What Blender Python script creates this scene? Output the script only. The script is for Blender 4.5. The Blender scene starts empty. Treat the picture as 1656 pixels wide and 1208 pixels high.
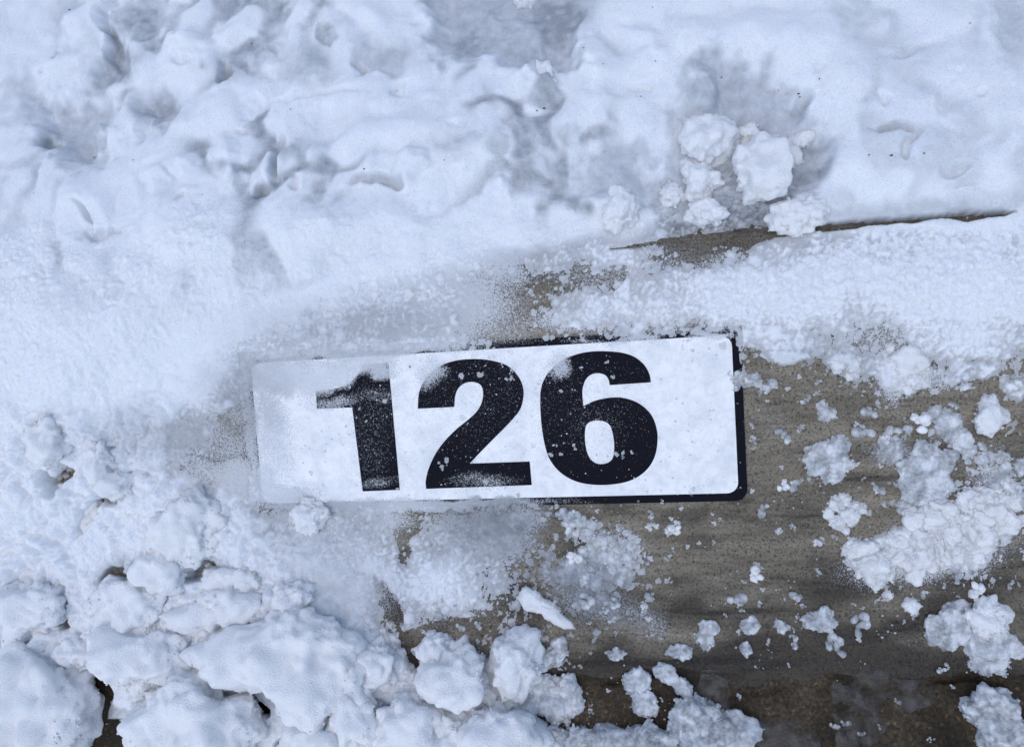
import bpy, bmesh, math, random
import numpy as np
from mathutils import Matrix, Vector
rng = np.random.RandomState(7)
random.seed(7)
sc = bpy.context.scene

# ------------------------------------------------------------------ camera
PW, PH, FPX = 1656.0, 1208.0, 1250.0
THETA = math.radians(25)                      # slope of the curb face that carries the plaque
_r = np.array([0.0785, -0.1831, 0.0592]); _t = np.array([-0.0238, -0.0408, -0.617])
def rodr(r):
    t = np.linalg.norm(r); k = r / t
    K = np.array([[0, -k[2], k[1]], [k[2], 0, -k[0]], [-k[1], k[0], 0]])
    return np.eye(3) + math.sin(t) * K + (1 - math.cos(t)) * K @ K
Rp = rodr(_r)
_Z = math.cos(THETA) * Rp[:, 2] + math.sin(THETA) * Rp[:, 1]
_Y = math.cos(THETA) * Rp[:, 1] - math.sin(THETA) * Rp[:, 2]
W2C = np.stack([Rp[:, 0], _Y, _Z], 1)         # world -> camera rotation
C2W = W2C.T
CAM = -C2W @ _t
cd = bpy.data.cameras.new('camera'); cam = bpy.data.objects.new('camera', cd)
sc.collection.objects.link(cam)
M = Matrix([[*C2W[0], CAM[0]], [*C2W[1], CAM[1]], [*C2W[2], CAM[2]], [0, 0, 0, 1]])
cam.matrix_world = M
cd.sensor_width = 36; cd.lens = 36 * FPX / PW; cd.clip_start = 0.01; cd.clip_end = 500
sc.camera = cam

# ------------------------------------------------------------------ light
SUN_EL, SUN_AZ = math.radians(68), math.radians(200)      # azimuth clockwise from +Y
w = bpy.data.worlds.new('World'); sc.world = w; w.use_nodes = True
nt = w.node_tree; bg = nt.nodes['Background']
sky = nt.nodes.new('ShaderNodeTexSky'); sky.sky_type = 'NISHITA'; sky.sun_disc = False
sky.sun_elevation = SUN_EL; sky.sun_rotation = SUN_AZ
sky.air_density = 1.0; sky.dust_density = 1.1; sky.ozone_density = 1.0
nt.links.new(sky.outputs[0], bg.inputs[0]); bg.inputs[1].default_value = 0.14
sd = bpy.data.lights.new('sun', 'SUN'); sd.energy = 0.7; sd.angle = math.radians(70); sd.color = (1, 0.975, 0.94)
so = bpy.data.objects.new('sun', sd); sc.collection.objects.link(so)
sdir = Vector((math.sin(SUN_AZ) * math.cos(SUN_EL), math.cos(SUN_AZ) * math.cos(SUN_EL), math.sin(SUN_EL)))
so.rotation_euler = sdir.to_track_quat('Z', 'Y').to_euler()
sc.view_settings.view_transform = 'Standard'; sc.view_settings.look = 'None'
sc.view_settings.exposure = 0.36; sc.view_settings.gamma = 1.0
sc.cycles.use_denoising = True
sc.cycles.use_adaptive_sampling = True; sc.cycles.adaptive_threshold = 0.035
sc.cycles.max_bounces = 6; sc.cycles.transparent_max_bounces = 12

# ------------------------------------------------------------------ helpers
def sstep(a, b, x):
    t = np.clip((x - a) / (b - a), 0, 1); return t * t * (3 - 2 * t)
def hash2(ix, iy, k):
    h = (ix.astype(np.int64) * 374761393 + iy.astype(np.int64) * 668265263 + k * 974634777) & 0xffffffff
    h = ((h ^ (h >> 13)) * 1274126177) & 0xffffffff
    h = ((h ^ (h >> 16)) * 2246822519) & 0xffffffff
    return ((h ^ (h >> 15)) & 0xffffff) / float(0xffffff)
def perlin2(x, y, k=0):
    ix = np.floor(x); iy = np.floor(y); fx = x - ix; fy = y - iy
    ix = ix.astype(np.int64); iy = iy.astype(np.int64)
    ux = fx * fx * fx * (fx * (fx * 6 - 15) + 10); uy = fy * fy * fy * (fy * (fy * 6 - 15) + 10)
    def g(i, j):
        a = hash2(ix + i, iy + j, k) * 2 * math.pi
        return np.cos(a) * (fx - i) + np.sin(a) * (fy - j)
    a = g(0, 0); b = g(1, 0); c = g(0, 1); d = g(1, 1)
    return 1.5 * ((a + (b - a) * ux) * (1 - uy) + (c + (d - c) * ux) * uy)
def fbm2(x, y, oct=4, k=0, gain=0.5):
    s = 0; a = 1
    for i in range(oct):
        s = s + a * perlin2(x, y, k + i * 17); x = x * 2.03 + 3.1; y = y * 2.03 + 1.7; a *= gain
    return s
def balls(x, y, cell, cover, k):
    """height of a loose layer of crumbs: jittered balls, each present with probability `cover`"""
    X = x / cell; Y = y / cell
    ix = np.floor(X).astype(np.int64); iy = np.floor(Y).astype(np.int64)
    out = np.full(x.shape, -1.0)
    for i in (-1, 0, 1):
        for j in (-1, 0, 1):
            cx = ix + i; cy = iy + j
            jx = cx + 0.15 + 0.7 * hash2(cx, cy, k); jy = cy + 0.15 + 0.7 * hash2(cx, cy, k + 1)
            r = 0.3 + 0.4 * hash2(cx, cy, k + 2) ** 1.5
            d2 = (X - jx) ** 2 + (Y - jy) ** 2
            ok = (hash2(cx, cy, k + 3) < cover) & (d2 < r * r)
            zz = np.where(ok, np.sqrt(np.maximum(r * r - d2, 0)) * (0.6 + 0.5 * hash2(cx, cy, k + 4)), -1.0)
            out = np.maximum(out, zz)
    return out * cell
def hash3(ix, iy, iz, k):
    return hash2(ix + iz * 7919, iy + iz * 104729, k)
def perlin3(p, k=0):
    i = np.floor(p).astype(np.int64); f = p - i; u = f * f * f * (f * (f * 6 - 15) + 10)
    def v(a, b, c): return hash3(i[:, 0] + a, i[:, 1] + b, i[:, 2] + c, k) * 2 - 1
    r = 0
    for a in (0, 1):
        for b in (0, 1):
            for c in (0, 1):
                wt = (u[:, 0] if a else 1 - u[:, 0]) * (u[:, 1] if b else 1 - u[:, 1]) * (u[:, 2] if c else 1 - u[:, 2])
                r = r + wt * v(a, b, c)
    return r
def worley3(p, k=0):
    i = np.floor(p).astype(np.int64); best = np.full(len(p), 9.0)
    for a in (-1, 0, 1):
        for b in (-1, 0, 1):
            for c in (-1, 0, 1):
                cx, cy, cz = i[:, 0] + a, i[:, 1] + b, i[:, 2] + c
                q = np.stack([cx + hash3(cx, cy, cz, k), cy + hash3(cx, cy, cz, k + 1), cz + hash3(cx, cy, cz, k + 2)], 1)
                best = np.minimum(best, ((p - q) ** 2).sum(1))
    return np.sqrt(best)

# ------------------------------------------------------------------ curb profile: s = distance up the face from the plaque's middle
S_JOINT, S_BACK = -0.194, 0.150
_s = np.linspace(-9, 9, 36001)
_ang = np.radians(2 + 6 * sstep(-0.24, -0.19, _s) + 17 * sstep(-0.20, -0.075, _s) - 21 * sstep(0.07, 0.135, _s) - 2 * sstep(0.16, 0.3, _s))
_ds = _s[1] - _s[0]
_py = np.cumsum(np.cos(_ang)) * _ds; _pz = np.cumsum(np.sin(_ang)) * _ds
_py -= np.interp(0, _s, _py); _pz -= np.interp(0, _s, _pz)
def prof(s):
    return np.interp(s, _s, _py), np.interp(s, _s, _pz), np.interp(s, _s, _ang)
def surf(x, s, h=0.0):
    y, z, a = prof(s)
    return np.stack(np.broadcast_arrays(x, y - np.sin(a) * h, z + np.cos(a) * h), -1)
def survey(x, s, h=0.0):
    """where a point of the curb lies on the survey sketch (sketch units as used in the tables below)"""
    P = surf(np.clip(x, -0.75, 0.75), np.clip(s, -0.5, 0.6), h) - CAM
    c = P @ W2C.T
    return PW / 2 + FPX * c[..., 0] / -c[..., 2], PH / 2 - FPX * c[..., 1] / -c[..., 2]
# inverse of the survey by interpolation: sketch -> (x, s)
def place(px, py, h=0.0):
    x, s = 0.0, 0.0
    for _ in range(7):
        a = np.array(survey(np.array(x), np.array(s), h)); e = 1e-4
        jx = (np.array(survey(np.array(x + e), np.array(s), h)) - a) / e
        js = (np.array(survey(np.array(x), np.array(s + e), h)) - a) / e
        d = np.linalg.solve(np.stack([jx, js], 1), np.array([px, py]) - a)
        x += float(d[0]); s += float(d[1])
    return x, s
MPP = 0.617 / FPX        # metres per sketch unit, about

# ------------------------------------------------------------------ materials
def mat(name):
    m = bpy.data.materials.new(name); m.use_nodes = True
    t = m.node_tree; return m, t, t.nodes['Principled BSDF'], t.nodes['Material Output']
def node(t, typ, **kw):
    n = t.nodes.new(typ)
    for k, v in kw.items(): setattr(n, k, v)
    return n
def noise(t, vec, scale, detail=4, rough=0.55, dist=0):
    n = node(t, 'ShaderNodeTexNoise'); n.inputs['Scale'].default_value = scale; n.inputs['Detail'].default_value = detail
    n.inputs['Roughness'].default_value = rough; n.inputs['Distortion'].default_value = dist
    t.links.new(vec, n.inputs['Vector']); return n.outputs['Fac']
def ramp(t, fac, stops):
    r = node(t, 'ShaderNodeValToRGB'); e = r.color_ramp.elements
    while len(e) < len(stops): e.new(0.5)
    for q, (p, c) in zip(e, stops):
        q.position = p; q.color = (*c, 1) if len(c) == 3 else c
    t.links.new(fac, r.inputs[0]); return r.outputs[0]
def mixc(t, fac, a, b, blend='MIX'):
    m = node(t, 'ShaderNodeMix', data_type='RGBA', blend_type=blend)
    for sock, v in ((0, fac), (6, a), (7, b)):
        if isinstance(v, (int, float)): m.inputs[sock].default_value = v
        elif isinstance(v, tuple): m.inputs[sock].default_value = (*v, 1)
        else: t.links.new(v, m.inputs[sock])
    return m.outputs[2]
def math_(t, op, a, b=None, clamp=False):
    m = node(t, 'ShaderNodeMath', operation=op, use_clamp=clamp)
    for i, v in enumerate((a, b)):
        if v is None: continue
        if isinstance(v, (int, float)): m.inputs[i].default_value = v
        else: t.links.new(v, m.inputs[i])
    return m.outputs[0]
def bump(t, h, strength, dist, prev=None):
    b = node(t, 'ShaderNodeBump'); b.inputs['Strength'].default_value = strength; b.inputs['Distance'].default_value = dist
    t.links.new(h, b.inputs['Height'])
    if prev: t.links.new(prev, b.inputs['Normal'])
    return b.outputs[0]
def objco(t):
    return node(t, 'ShaderNodeTexCoord').outputs['Object']

SNOW_WHITE = (0.90, 0.915, 0.935); SLUSH_GREY = (0.33, 0.355, 0.385)
def snow_material(name, attrs=True, grain=0.35):
    m, t, p, out = mat(name); co = objco(t)
    n1 = noise(t, co, 55, 3); n2 = noise(t, co, 800, 3, 0.6)
    white = mixc(t, n1, (0.80, 0.83, 0.87), SNOW_WHITE)
    white = mixc(t, 0.6, white, ramp(t, n2, [(0.32, (0.78, 0.79, 0.80)), (0.5, (1, 1, 1))]), 'MULTIPLY')
    if attrs:
        wet = node(t, 'ShaderNodeAttribute', attribute_name='wet').outputs['Fac']
        thin = node(t, 'ShaderNodeAttribute', attribute_name='thin').outputs['Fac']
        cov = node(t, 'ShaderNodeAttribute', attribute_name='cov').outputs['Fac']
        nm = noise(t, co, 110, 5, 0.6)
        wm = math_(t, 'MULTIPLY', wet, math_(t, 'ADD', 0.1, math_(t, 'MULTIPLY', nm, 1.7)), True)
        col = mixc(t, wm, white, SLUSH_GREY)
        t.links.new(math_(t, 'SUBTRACT', 0.65, math_(t, 'MULTIPLY', wm, 0.3)), p.inputs['Roughness'])
        t.links.new(math_(t, 'SUBTRACT', 0.8, math_(t, 'MULTIPLY', wm, 0.6), True), p.inputs['Subsurface Weight'])
    else:
        col = mixc(t, n1, (0.89, 0.905, 0.925), (0.945, 0.955, 0.965)); p.inputs['Roughness'].default_value = 0.65; p.inputs['Subsurface Weight'].default_value = 0.4
    t.links.new(col, p.inputs['Base Color'])
    p.inputs['Subsurface Radius'].default_value = (1.0, 1.1, 1.25); p.inputs['Subsurface Scale'].default_value = 0.004
    p.inputs['Specular IOR Level'].default_value = 0.25
    t.links.new(bump(t, n2, 0.6 if attrs else 0.95, 0.0018), p.inputs['Normal'])
    if attrs:
        # frost grains too small to build: a grain is there where the coverage beats the grain noise
        g = math_(t, 'ADD', math_(t, 'MULTIPLY', noise(t, co, 1500, 1), 0.65), math_(t, 'MULTIPLY', noise(t, co, 600, 2), 0.35))
        lim = math_(t, 'SUBTRACT', 0.74, math_(t, 'MULTIPLY', cov, 0.58))
        op = math_(t, 'MULTIPLY', math_(t, 'ADD', math_(t, 'SUBTRACT', g, lim), 0.06), 5.5, True)
        tf = math_(t, 'SUBTRACT', 1.0, math_(t, 'MULTIPLY', op, math_(t, 'SUBTRACT', 1.0, thin)), True)
        tr = node(t, 'ShaderNodeBsdfTransparent'); mx = node(t, 'ShaderNodeMixShader')
        t.links.new(tf, mx.inputs[0]); t.links.new(p.outputs[0], mx.inputs[1]); t.links.new(tr.outputs[0], mx.inputs[2])
        t.links.new(mx.outputs[0], out.inputs[0])
    return m
MSNOW = snow_material('snow'); MLUMP = snow_material('packed_snow', False)
def slush_chunk_material():
    m, t, p, out = mat('slush_ice'); co = objco(t)
    n = noise(t, co, 120, 4)
    t.links.new(mixc(t, ramp(t, n, [(0.35, (0, 0, 0)), (0.65, (1, 1, 1))]), (0.56, 0.59, 0.625), (0.82, 0.845, 0.875)), p.inputs['Base Color'])
    p.inputs['Roughness'].default_value = 0.35; p.inputs['Subsurface Weight'].default_value = 0.5
    p.inputs['Subsurface Radius'].default_value = (1, 1.1, 1.25); p.inputs['Subsurface Scale'].default_value = 0.003
    t.links.new(bump(t, noise(t, co, 700, 2), 0.35, 0.001), p.inputs['Normal'])
    tr = node(t, 'ShaderNodeBsdfTransparent'); mx = node(t, 'ShaderNodeMixShader')
    t.links.new(ramp(t, noise(t, co, 160, 4, 0.65), [(0.38, (0.62, 0.62, 0.62)), (0.62, (0.14, 0.14, 0.14))]), mx.inputs[0])
    t.links.new(p.outputs[0], mx.inputs[1]); t.links.new(tr.outputs[0], mx.inputs[2]); t.links.new(mx.outputs[0], out.inputs[0])
    return m
MICE = slush_chunk_material()
def film_material():
    m, t, p, out = mat('thin_slush_film'); co = objco(t)
    n = noise(t, co, 90, 5)
    t.links.new(mixc(t, n, (0.06, 0.056, 0.05), (0.155, 0.15, 0.142)), p.inputs['Base Color'])
    p.inputs['Roughness'].default_value = 0.4
    t.links.new(bump(t, noise(t, co, 500, 3), 0.3, 0.001), p.inputs['Normal'])
    tr = node(t, 'ShaderNodeBsdfTransparent'); mx = node(t, 'ShaderNodeMixShader')
    t.links.new(ramp(t, n, [(0.36, (0.95, 0.95, 0.95)), (0.62, (0.5, 0.5, 0.5))]), mx.inputs[0])
    t.links.new(p.outputs[0], mx.inputs[1]); t.links.new(tr.outputs[0], mx.inputs[2]); t.links.new(mx.outputs[0], out.inputs[0])
    return m
MFILM = film_material()
def concrete_material():
    m, t, p, out = mat('curb_concrete'); co = objco(t)
    st = node(t, 'ShaderNodeMapping'); st.inputs['Scale'].default_value = (1, 7.5, 7.5); t.links.new(co, st.inputs[0])
    streak = noise(t, st.outputs[0], 9, 5, 0.6, 0.4)
    blot = noise(t, co, 14, 5); sand = noise(t, co, 600, 2, 0.6); sand2 = noise(t, co, 1500, 1)
    fst = node(t, 'ShaderNodeMapping'); fst.inputs['Scale'].default_value = (1, 5, 5); t.links.new(co, fst.inputs[0])
    fine = noise(t, fst.outputs[0], 70, 3, 0.6)
    c = ramp(t, streak, [(0.30, (0.08, 0.068, 0.051)), (0.41, (0.185, 0.16, 0.12)), (0.56, (0.24, 0.209, 0.16)), (0.75, (0.325, 0.285, 0.223))])
    c = mixc(t, 0.6, c, ramp(t, blot, [(0.3, (0.62, 0.62, 0.62)), (0.6, (1, 1, 1)), (0.75, (1.12, 1.1, 1.06))]), 'MULTIPLY')
    c = mixc(t, 0.4, c, ramp(t, fine, [(0.3, (0.5, 0.5, 0.5)), (0.6, (1.1, 1.1, 1.1))]), 'MULTIPLY')
    c = mixc(t, 1.0, c, ramp(t, sand, [(0.30, (0.30, 0.30, 0.30)), (0.44, (0.93, 0.93, 0.93)), (0.70, (1.3, 1.3, 1.26))]), 'MULTIPLY')
    v = node(t, 'ShaderNodeTexVoronoi'); v.inputs['Scale'].default_value = 300; t.links.new(co, v.inputs['Vector'])
    spot = ramp(t, v.outputs['Distance'], [(0.13, (0.3, 0.29, 0.28)), (0.25, (1, 1, 1))])
    gate = ramp(t, noise(t, co, 130, 2), [(0.42, (0, 0, 0)), (0.6, (1, 1, 1))])
    c = mixc(t, gate, c, mixc(t, 1.0, c, spot, 'MULTIPLY'))
    wet = node(t, 'ShaderNodeAttribute', attribute_name='wet').outputs['Fac']
    c = mixc(t, wet, c, mixc(t, 1.0, c, (0.24, 0.215, 0.19), 'MULTIPLY'))
    t.links.new(c, p.inputs['Base Color'])
    t.links.new(math_(t, 'SUBTRACT', 0.8, math_(t, 'MULTIPLY', wet, 0.4)), p.inputs['Roughness'])
    p.inputs['Specular IOR Level'].default_value = 0.35
    h = math_(t, 'ADD', math_(t, 'MULTIPLY', sand, 1.0), math_(t, 'MULTIPLY', v.outputs['Distance'], 0.5))
    b = bump(t, streak, 0.5, 0.005); b = bump(t, h, 0.8, 0.0016, b)
    t.links.new(b, p.inputs['Normal']); return m
MCONC = concrete_material()
def asphalt_material():
    m, t, p, out = mat('wet_asphalt'); co = objco(t)
    n = noise(t, co, 16, 5, 0.6); f = noise(t, co, 420, 3, 0.7); v = node(t, 'ShaderNodeTexVoronoi'); v.inputs['Scale'].default_value = 520; t.links.new(co, v.inputs['Vector'])
    c = ramp(t, n, [(0.34, (0.011, 0.0085, 0.006)), (0.5, (0.042, 0.030, 0.017)), (0.66, (0.085, 0.066, 0.044))])
    c = mixc(t, 0.9, c, ramp(t, f, [(0.3, (0.3, 0.3, 0.3)), (0.55, (1, 1, 1)), (0.75, (1.9, 1.75, 1.5))]), 'MULTIPLY')
    c = mixc(t, 0.7, c, ramp(t, v.outputs['Color'], [(0.2, (0.5, 0.5, 0.5)), (0.8, (1.2, 1.15, 1.05)), (0.97, (3.0, 2.8, 2.5))]), 'MULTIPLY')
    t.links.new(c, p.inputs['Base Color']); p.inputs['Roughness'].default_value = 0.55; p.inputs['Specular IOR Level'].default_value = 0.18
    t.links.new(bump(t, f, 0.6, 0.0015), p.inputs['Normal']); return m
MASPH = asphalt_material()
def plain(name, c, rough, spec=0.4, dirt=None, bumpy=True):
    m, t, p, out = mat(name); co = objco(t)
    if dirt:
        n = noise(t, co, 70, 5, 0.65)
        t.links.new(mixc(t, ramp(t, n, [(0.35, (1, 1, 1)), (0.62, (0, 0, 0))]), c, dirt), p.inputs['Base Color'])
    else: p.inputs['Base Color'].default_value = (*c, 1)
    p.inputs['Roughness'].default_value = rough; p.inputs['Specular IOR Level'].default_value = spec
    if bumpy: t.links.new(bump(t, noise(t, co, 450, 3), 0.18, 0.0008), p.inputs['Normal'])
    return m
def white_material():
    m, t, p, out = mat('white_paint'); co = objco(t)
    a = noise(t, co, 38, 6, 0.68, 0.6); b = noise(t, co, 150, 4, 0.7); d = noise(t, co, 700, 2)
    c = mixc(t, ramp(t, a, [(0.36, (1, 1, 1)), (0.60, (0, 0, 0))]), (0.88, 0.885, 0.88), (0.73, 0.75, 0.765))
    c = mixc(t, 0.55, c, ramp(t, b, [(0.33, (0.8, 0.81, 0.82)), (0.55, (1.02, 1.02, 1.02))]), 'MULTIPLY')
    c = mixc(t, 0.6, c, ramp(t, d, [(0.22, (0.55, 0.55, 0.55)), (0.32, (1, 1, 1))]), 'MULTIPLY')
    t.links.new(c, p.inputs['Base Color']); p.inputs['Roughness'].default_value = 0.45; p.inputs['Specular IOR Level'].default_value = 0.4
    t.links.new(bump(t, b, 0.15, 0.001), p.inputs['Normal']); return m
MWHITE = white_material()
MBLACK = plain('black_paint', (0.0045, 0.005, 0.010), 0.6, 0.08)
MSOIL = plain('dark_soil', (0.045, 0.036, 0.026), 0.9, 0.2, (0.02, 0.017, 0.013))

# ------------------------------------------------------------------ mesh building
def mesh_obj(name, V, F, m, parent=None, smooth=True, attrs=None):
    V = np.asarray(V, np.float32); F = np.asarray(F, np.int32)
    me = bpy.data.meshes.new(name)
    me.vertices.add(len(V)); me.vertices.foreach_set('co', V.ravel())
    k = F.shape[1]
    me.loops.add(F.size); me.loops.foreach_set('vertex_index', F.ravel())
    me.polygons.add(len(F)); me.polygons.foreach_set('loop_start', np.arange(0, F.size, k, dtype=np.int32))
    me.polygons.foreach_set('loop_total', np.full(len(F), k, np.int32))
    me.update(calc_edges=True)
    if smooth: me.polygons.foreach_set('use_smooth', np.ones(len(F), bool))
    for an, av in (attrs or {}).items():
        a = me.attributes.new(an, 'FLOAT', 'POINT'); a.data.foreach_set('value', np.asarray(av, np.float32).ravel())
    me.materials.append(m)
    o = bpy.data.objects.new(name, me); sc.collection.objects.link(o)
    if parent: o.parent = parent
    return o
def grid_faces(nx, ny):
    i = np.arange(nx * ny).reshape(ny, nx)
    return np.stack([i[:-1, :-1], i[:-1, 1:], i[1:, 1:], i[1:, :-1]], -1).reshape(-1, 4)
def tag(o, label, cat, group=None, kind=None):
    if label: o['label'] = label
    if cat: o['category'] = cat
    if group: o['group'] = group
    if kind: o['kind'] = kind
    return o

# ------------------------------------------------------------------ street, ground and curb
def axis(a, b, step, far, n=26):
    inner = np.arange(a, b + step / 2, step)
    g = np.geomspace(step, 1, n); g = np.cumsum(g); g = g / g[-1]
    return np.concatenate([(a - g * (far + a))[::-1], inner, b + g * (far - b)])
xs = np.concatenate([[-200, -20, -4], np.arange(-0.9, 0.901, 0.006), [4, 20, 200]])
JW = 0.018 * fbm2(xs * 7, xs * 0 + 2.2, 4, 5, 0.55) + 0.004 * perlin2(xs * 70, xs * 0, 9)       # the curb's broken foot
def strip(name, s_list, xs, zoff, m, smooth=True, attrs_fn=None):
    X, S = np.meshgrid(xs, s_list); hz = zoff(X, S)
    V = surf(X.ravel(), S.ravel(), 0.0); V[:, 2] += hz.ravel()
    return mesh_obj(name, V, grid_faces(len(xs), len(s_list)), m, None, smooth, attrs_fn(X, S) if attrs_fn else None)
xs2 = np.concatenate([[-200, -20, -4], np.arange(-0.9, 0.901, 0.004), [4, 20, 200]])
o = strip('street', np.concatenate([[-8.9, -4, -1], np.arange(-0.6, S_JOINT - 0.03, 0.004), np.arange(S_JOINT - 0.03, S_JOINT + 0.035, 0.001)]), xs2,
          lambda X, S: -0.0028 + 0.0006 * fbm2(X * 120, S * 120, 3, 3) * (np.abs(X) < 1) + 0.0016 * fbm2(X * 20, S * 20, 2, 8) - 0.005 * sstep(0.0, 0.5, perlin2(X * 13, X * 0 + 3, 18)) * np.exp(-((S - S_JOINT - np.interp(X, xs, JW) + 0.001) / (0.0012 + 0.002 * np.clip(perlin2(X * 25, X * 0, 19), 0, 1))) ** 2) * (np.abs(X) < 1), MASPH)
o['kind'] = 'structure'
o = strip('ground', np.concatenate([[S_BACK - 0.02], np.arange(S_BACK, 0.5, 0.008), [1, 3, 8.9]]), xs,
          lambda X, S: -0.016 + 0.004 * fbm2(X * 30, S * 30, 3, 13), MSOIL)
o['kind'] = 'structure'
# curb: rounded foot and back edges
tt = np.concatenate([[0, 0, 0.012, 0.03], np.linspace(0.06, 0.97, 90), [0.985, 0.996, 1.0, 1.0]])
drop = np.concatenate([[0.05, 0.0042, 0.0026, 0.0010], np.zeros(90), [0.0004, 0.0016, 0.006, 0.06]])
X, T = np.meshgrid(xs, tt); D = np.repeat(drop[:, None], len(xs), 1)
foot = S_JOINT + np.interp(X, xs, JW); back = S_BACK + 0.0012 * perlin2(X * 25, X * 0, 31)
S = foot + (back - foot) * T
gx0 = np.clip(X, -1, 1)
wear = 0.0006 * fbm2(X * 12, S * 60, 3, 40) * (1 - sstep(-0.085, -0.06, S) * sstep(0.09, 0.07, S))
V = surf(X.ravel(), S.ravel(), 0.0); V[:, 2] += (wear - D).ravel()
wetc = 0.55 * sstep(0.25, 0.7, fbm2(gx0 * 16, S * 34, 4, 43)) * sstep(0.02, -0.06, S) + sstep(-0.115, -0.185, S + 0.07 * fbm2(X * 9, S * 20, 4, 44)) + 0.55 * sstep(0.09, 0.14, S + 0.02 * fbm2(X * 15, S * 15, 3, 46))
gx = np.clip(X, -1, 1)
# the dark groove-like streak right of the plaque
wetc = wetc + 0.75 * np.exp(-((S + 0.030 + 0.004 * perlin2(gx * 9, gx * 0, 50)) / 0.0045) ** 2) * sstep(0.17, 0.2, X) * (0.5 + perlin2(gx * 14, gx * 0 + 4, 51))
wetc = wetc + 0.6 * np.exp(-((S + 0.055 + 0.004 * perlin2(gx * 8, gx * 0, 52)) / 0.004) ** 2) * sstep(0.17, 0.2, X) * (0.5 + perlin2(gx * 11, gx * 0 + 7, 53))
curb = mesh_obj('curb', V, grid_faces(len(xs), len(tt)), MCONC, None, True, {'wet': np.clip(wetc, 0, 1)})
curb['kind'] = 'structure'

# ------------------------------------------------------------------ the number plaque
Rw = np.stack([[1, 0, 0], [0, math.cos(THETA), math.sin(THETA)], [0, -math.sin(THETA), math.cos(THETA)]], 1)
def to_plaque(pts):
    out = []
    for (px, py) in pts:
        d = np.array([(px - PW / 2) / FPX, -(py - PH / 2) / FPX, -1.0]); d = C2W @ d
        n = Rw[:, 2]; k = -(CAM @ n) / (d @ n); P = CAM + k * d
        out.append((P @ Rw[:, 0], P @ Rw[:, 1]))
    return out
def rounded(x0, x1, y0, y1, r, n=8):
    P = []
    for cx, cy, a0 in ((x1 - r, y1 - r, 0), (x0 + r, y1 - r, 90), (x0 + r, y0 + r, 180), (x1 - r, y0 + r, 270)):
        for i in range(n + 1):
            a = math.radians(a0 + 90 * i / n); P.append((cx + r * math.cos(a), cy + r * math.sin(a)))
    return P
def smooth_outline(P, sub=5):
    """Catmull-Rom through P; points with a third value are sharp corners"""
    out = []; n = len(P)
    for i in range(n):
        p0, p1, p2, p3 = P[i - 1], P[i], P[(i + 1) % n], P[(i + 2) % n]
        a = np.array(p1[:2], float); b = np.array(p2[:2], float)
        m1 = (b - np.array(p0[:2], float)) / 2 if len(p1) == 2 else (b - a)
        m2 = (np.array(p3[:2], float) - a) / 2 if len(p2) == 2 else (b - a)
        if len(p1) == 3 and len(p2) == 3: out.append(tuple(a)); continue
        for j in range(sub):
            t = j / sub
            out.append(tuple((2 * t**3 - 3 * t**2 + 1) * a + (t**3 - 2 * t**2 + t) * m1 + (-2 * t**3 + 3 * t**2) * b + (t**3 - t**2) * m2))
    return out
def flat_part(name, outlines, z0, z1, m, parent):
    """slab with thickness from one outer outline and optional holes (plaque coordinates)"""
    cu = bpy.data.curves.new(name, 'CURVE'); cu.dimensions = '2D'; cu.fill_mode = 'BOTH'
    cu.extrude = (z1 - z0) / 2
    for P in outlines:
        sp = cu.splines.new('POLY'); sp.points.add(len(P) - 1); sp.use_cyclic_u = True
        for q, (x, y) in zip(sp.points, P): q.co = (x, y, 0, 1)
    tmp = bpy.data.objects.new('tmp', cu); sc.collection.objects.link(tmp)
    me = bpy.data.meshes.new_from_object(tmp.evaluated_get(bpy.context.evaluated_depsgraph_get()))
    bpy.data.objects.remove(tmp); bpy.data.curves.remove(cu)
    me.transform(Matrix.Translation((0, 0, (z0 + z1) / 2)))
    me.name = name; me.materials.clear(); me.materials.append(m)
    o = bpy.data.objects.new(name, me); sc.collection.objects.link(o); o.parent = parent; return o
plaque = bpy.data.objects.new('house_number_plaque', None); sc.collection.objects.link(plaque)
plaque.rotation_euler = (THETA, 0, 0)
tag(plaque, 'white house number plaque reading 126 with black border, on the concrete curb', 'number plaque')
HW, HH = 0.195, 0.0598
flat_part('border', [rounded(-HW - .0066, HW + .0066, -HH - .0062, HH + .0062, .0095)], 0.0003, 0.0006, MBLACK, plaque)
flat_part('panel', [rounded(-HW, HW, -HH, HH, .0085)], 0.0007, 0.0009, MWHITE, plaque)
def c1(L): return [(380 + p[0] / 3.898, 520 + p[1] / 3.898, *p[2:]) for p in L]
def c2(L): return [(800 + p[0] / 3.898, 520 + p[1] / 3.898, *p[2:]) for p in L]
one = c1([(970, 262, 1), (812, 268, 1), (780, 330), (715, 392), (625, 424), (513, 434, 1), (520, 548, 1), (742, 540, 1), (808, 1068, 1), (1042, 1058, 1)])
two = c1([(1155, 548, 1), (1385, 537, 1), (1390, 470), (1410, 420), (1450, 388), (1500, 380), (1545, 395), (1565, 435), (1560, 500), (1530, 560), (1480, 610),
          (1400, 675), (1330, 745), (1270, 825), (1225, 920), (1205, 1000), (1207, 1052, 1)]) + c2([(235, 1028, 1), (222, 880, 1)]) + \
      c1([(1482, 893, 1), (1545, 825)]) + c2([(0, 732), (60, 672), (120, 608), (165, 545), (183, 470), (178, 405), (150, 345), (105, 295), (45, 262)]) + \
      c1([(1590, 241), (1500, 236), (1400, 245), (1300, 277), (1225, 335), (1180, 400), (1160, 465)])
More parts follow.
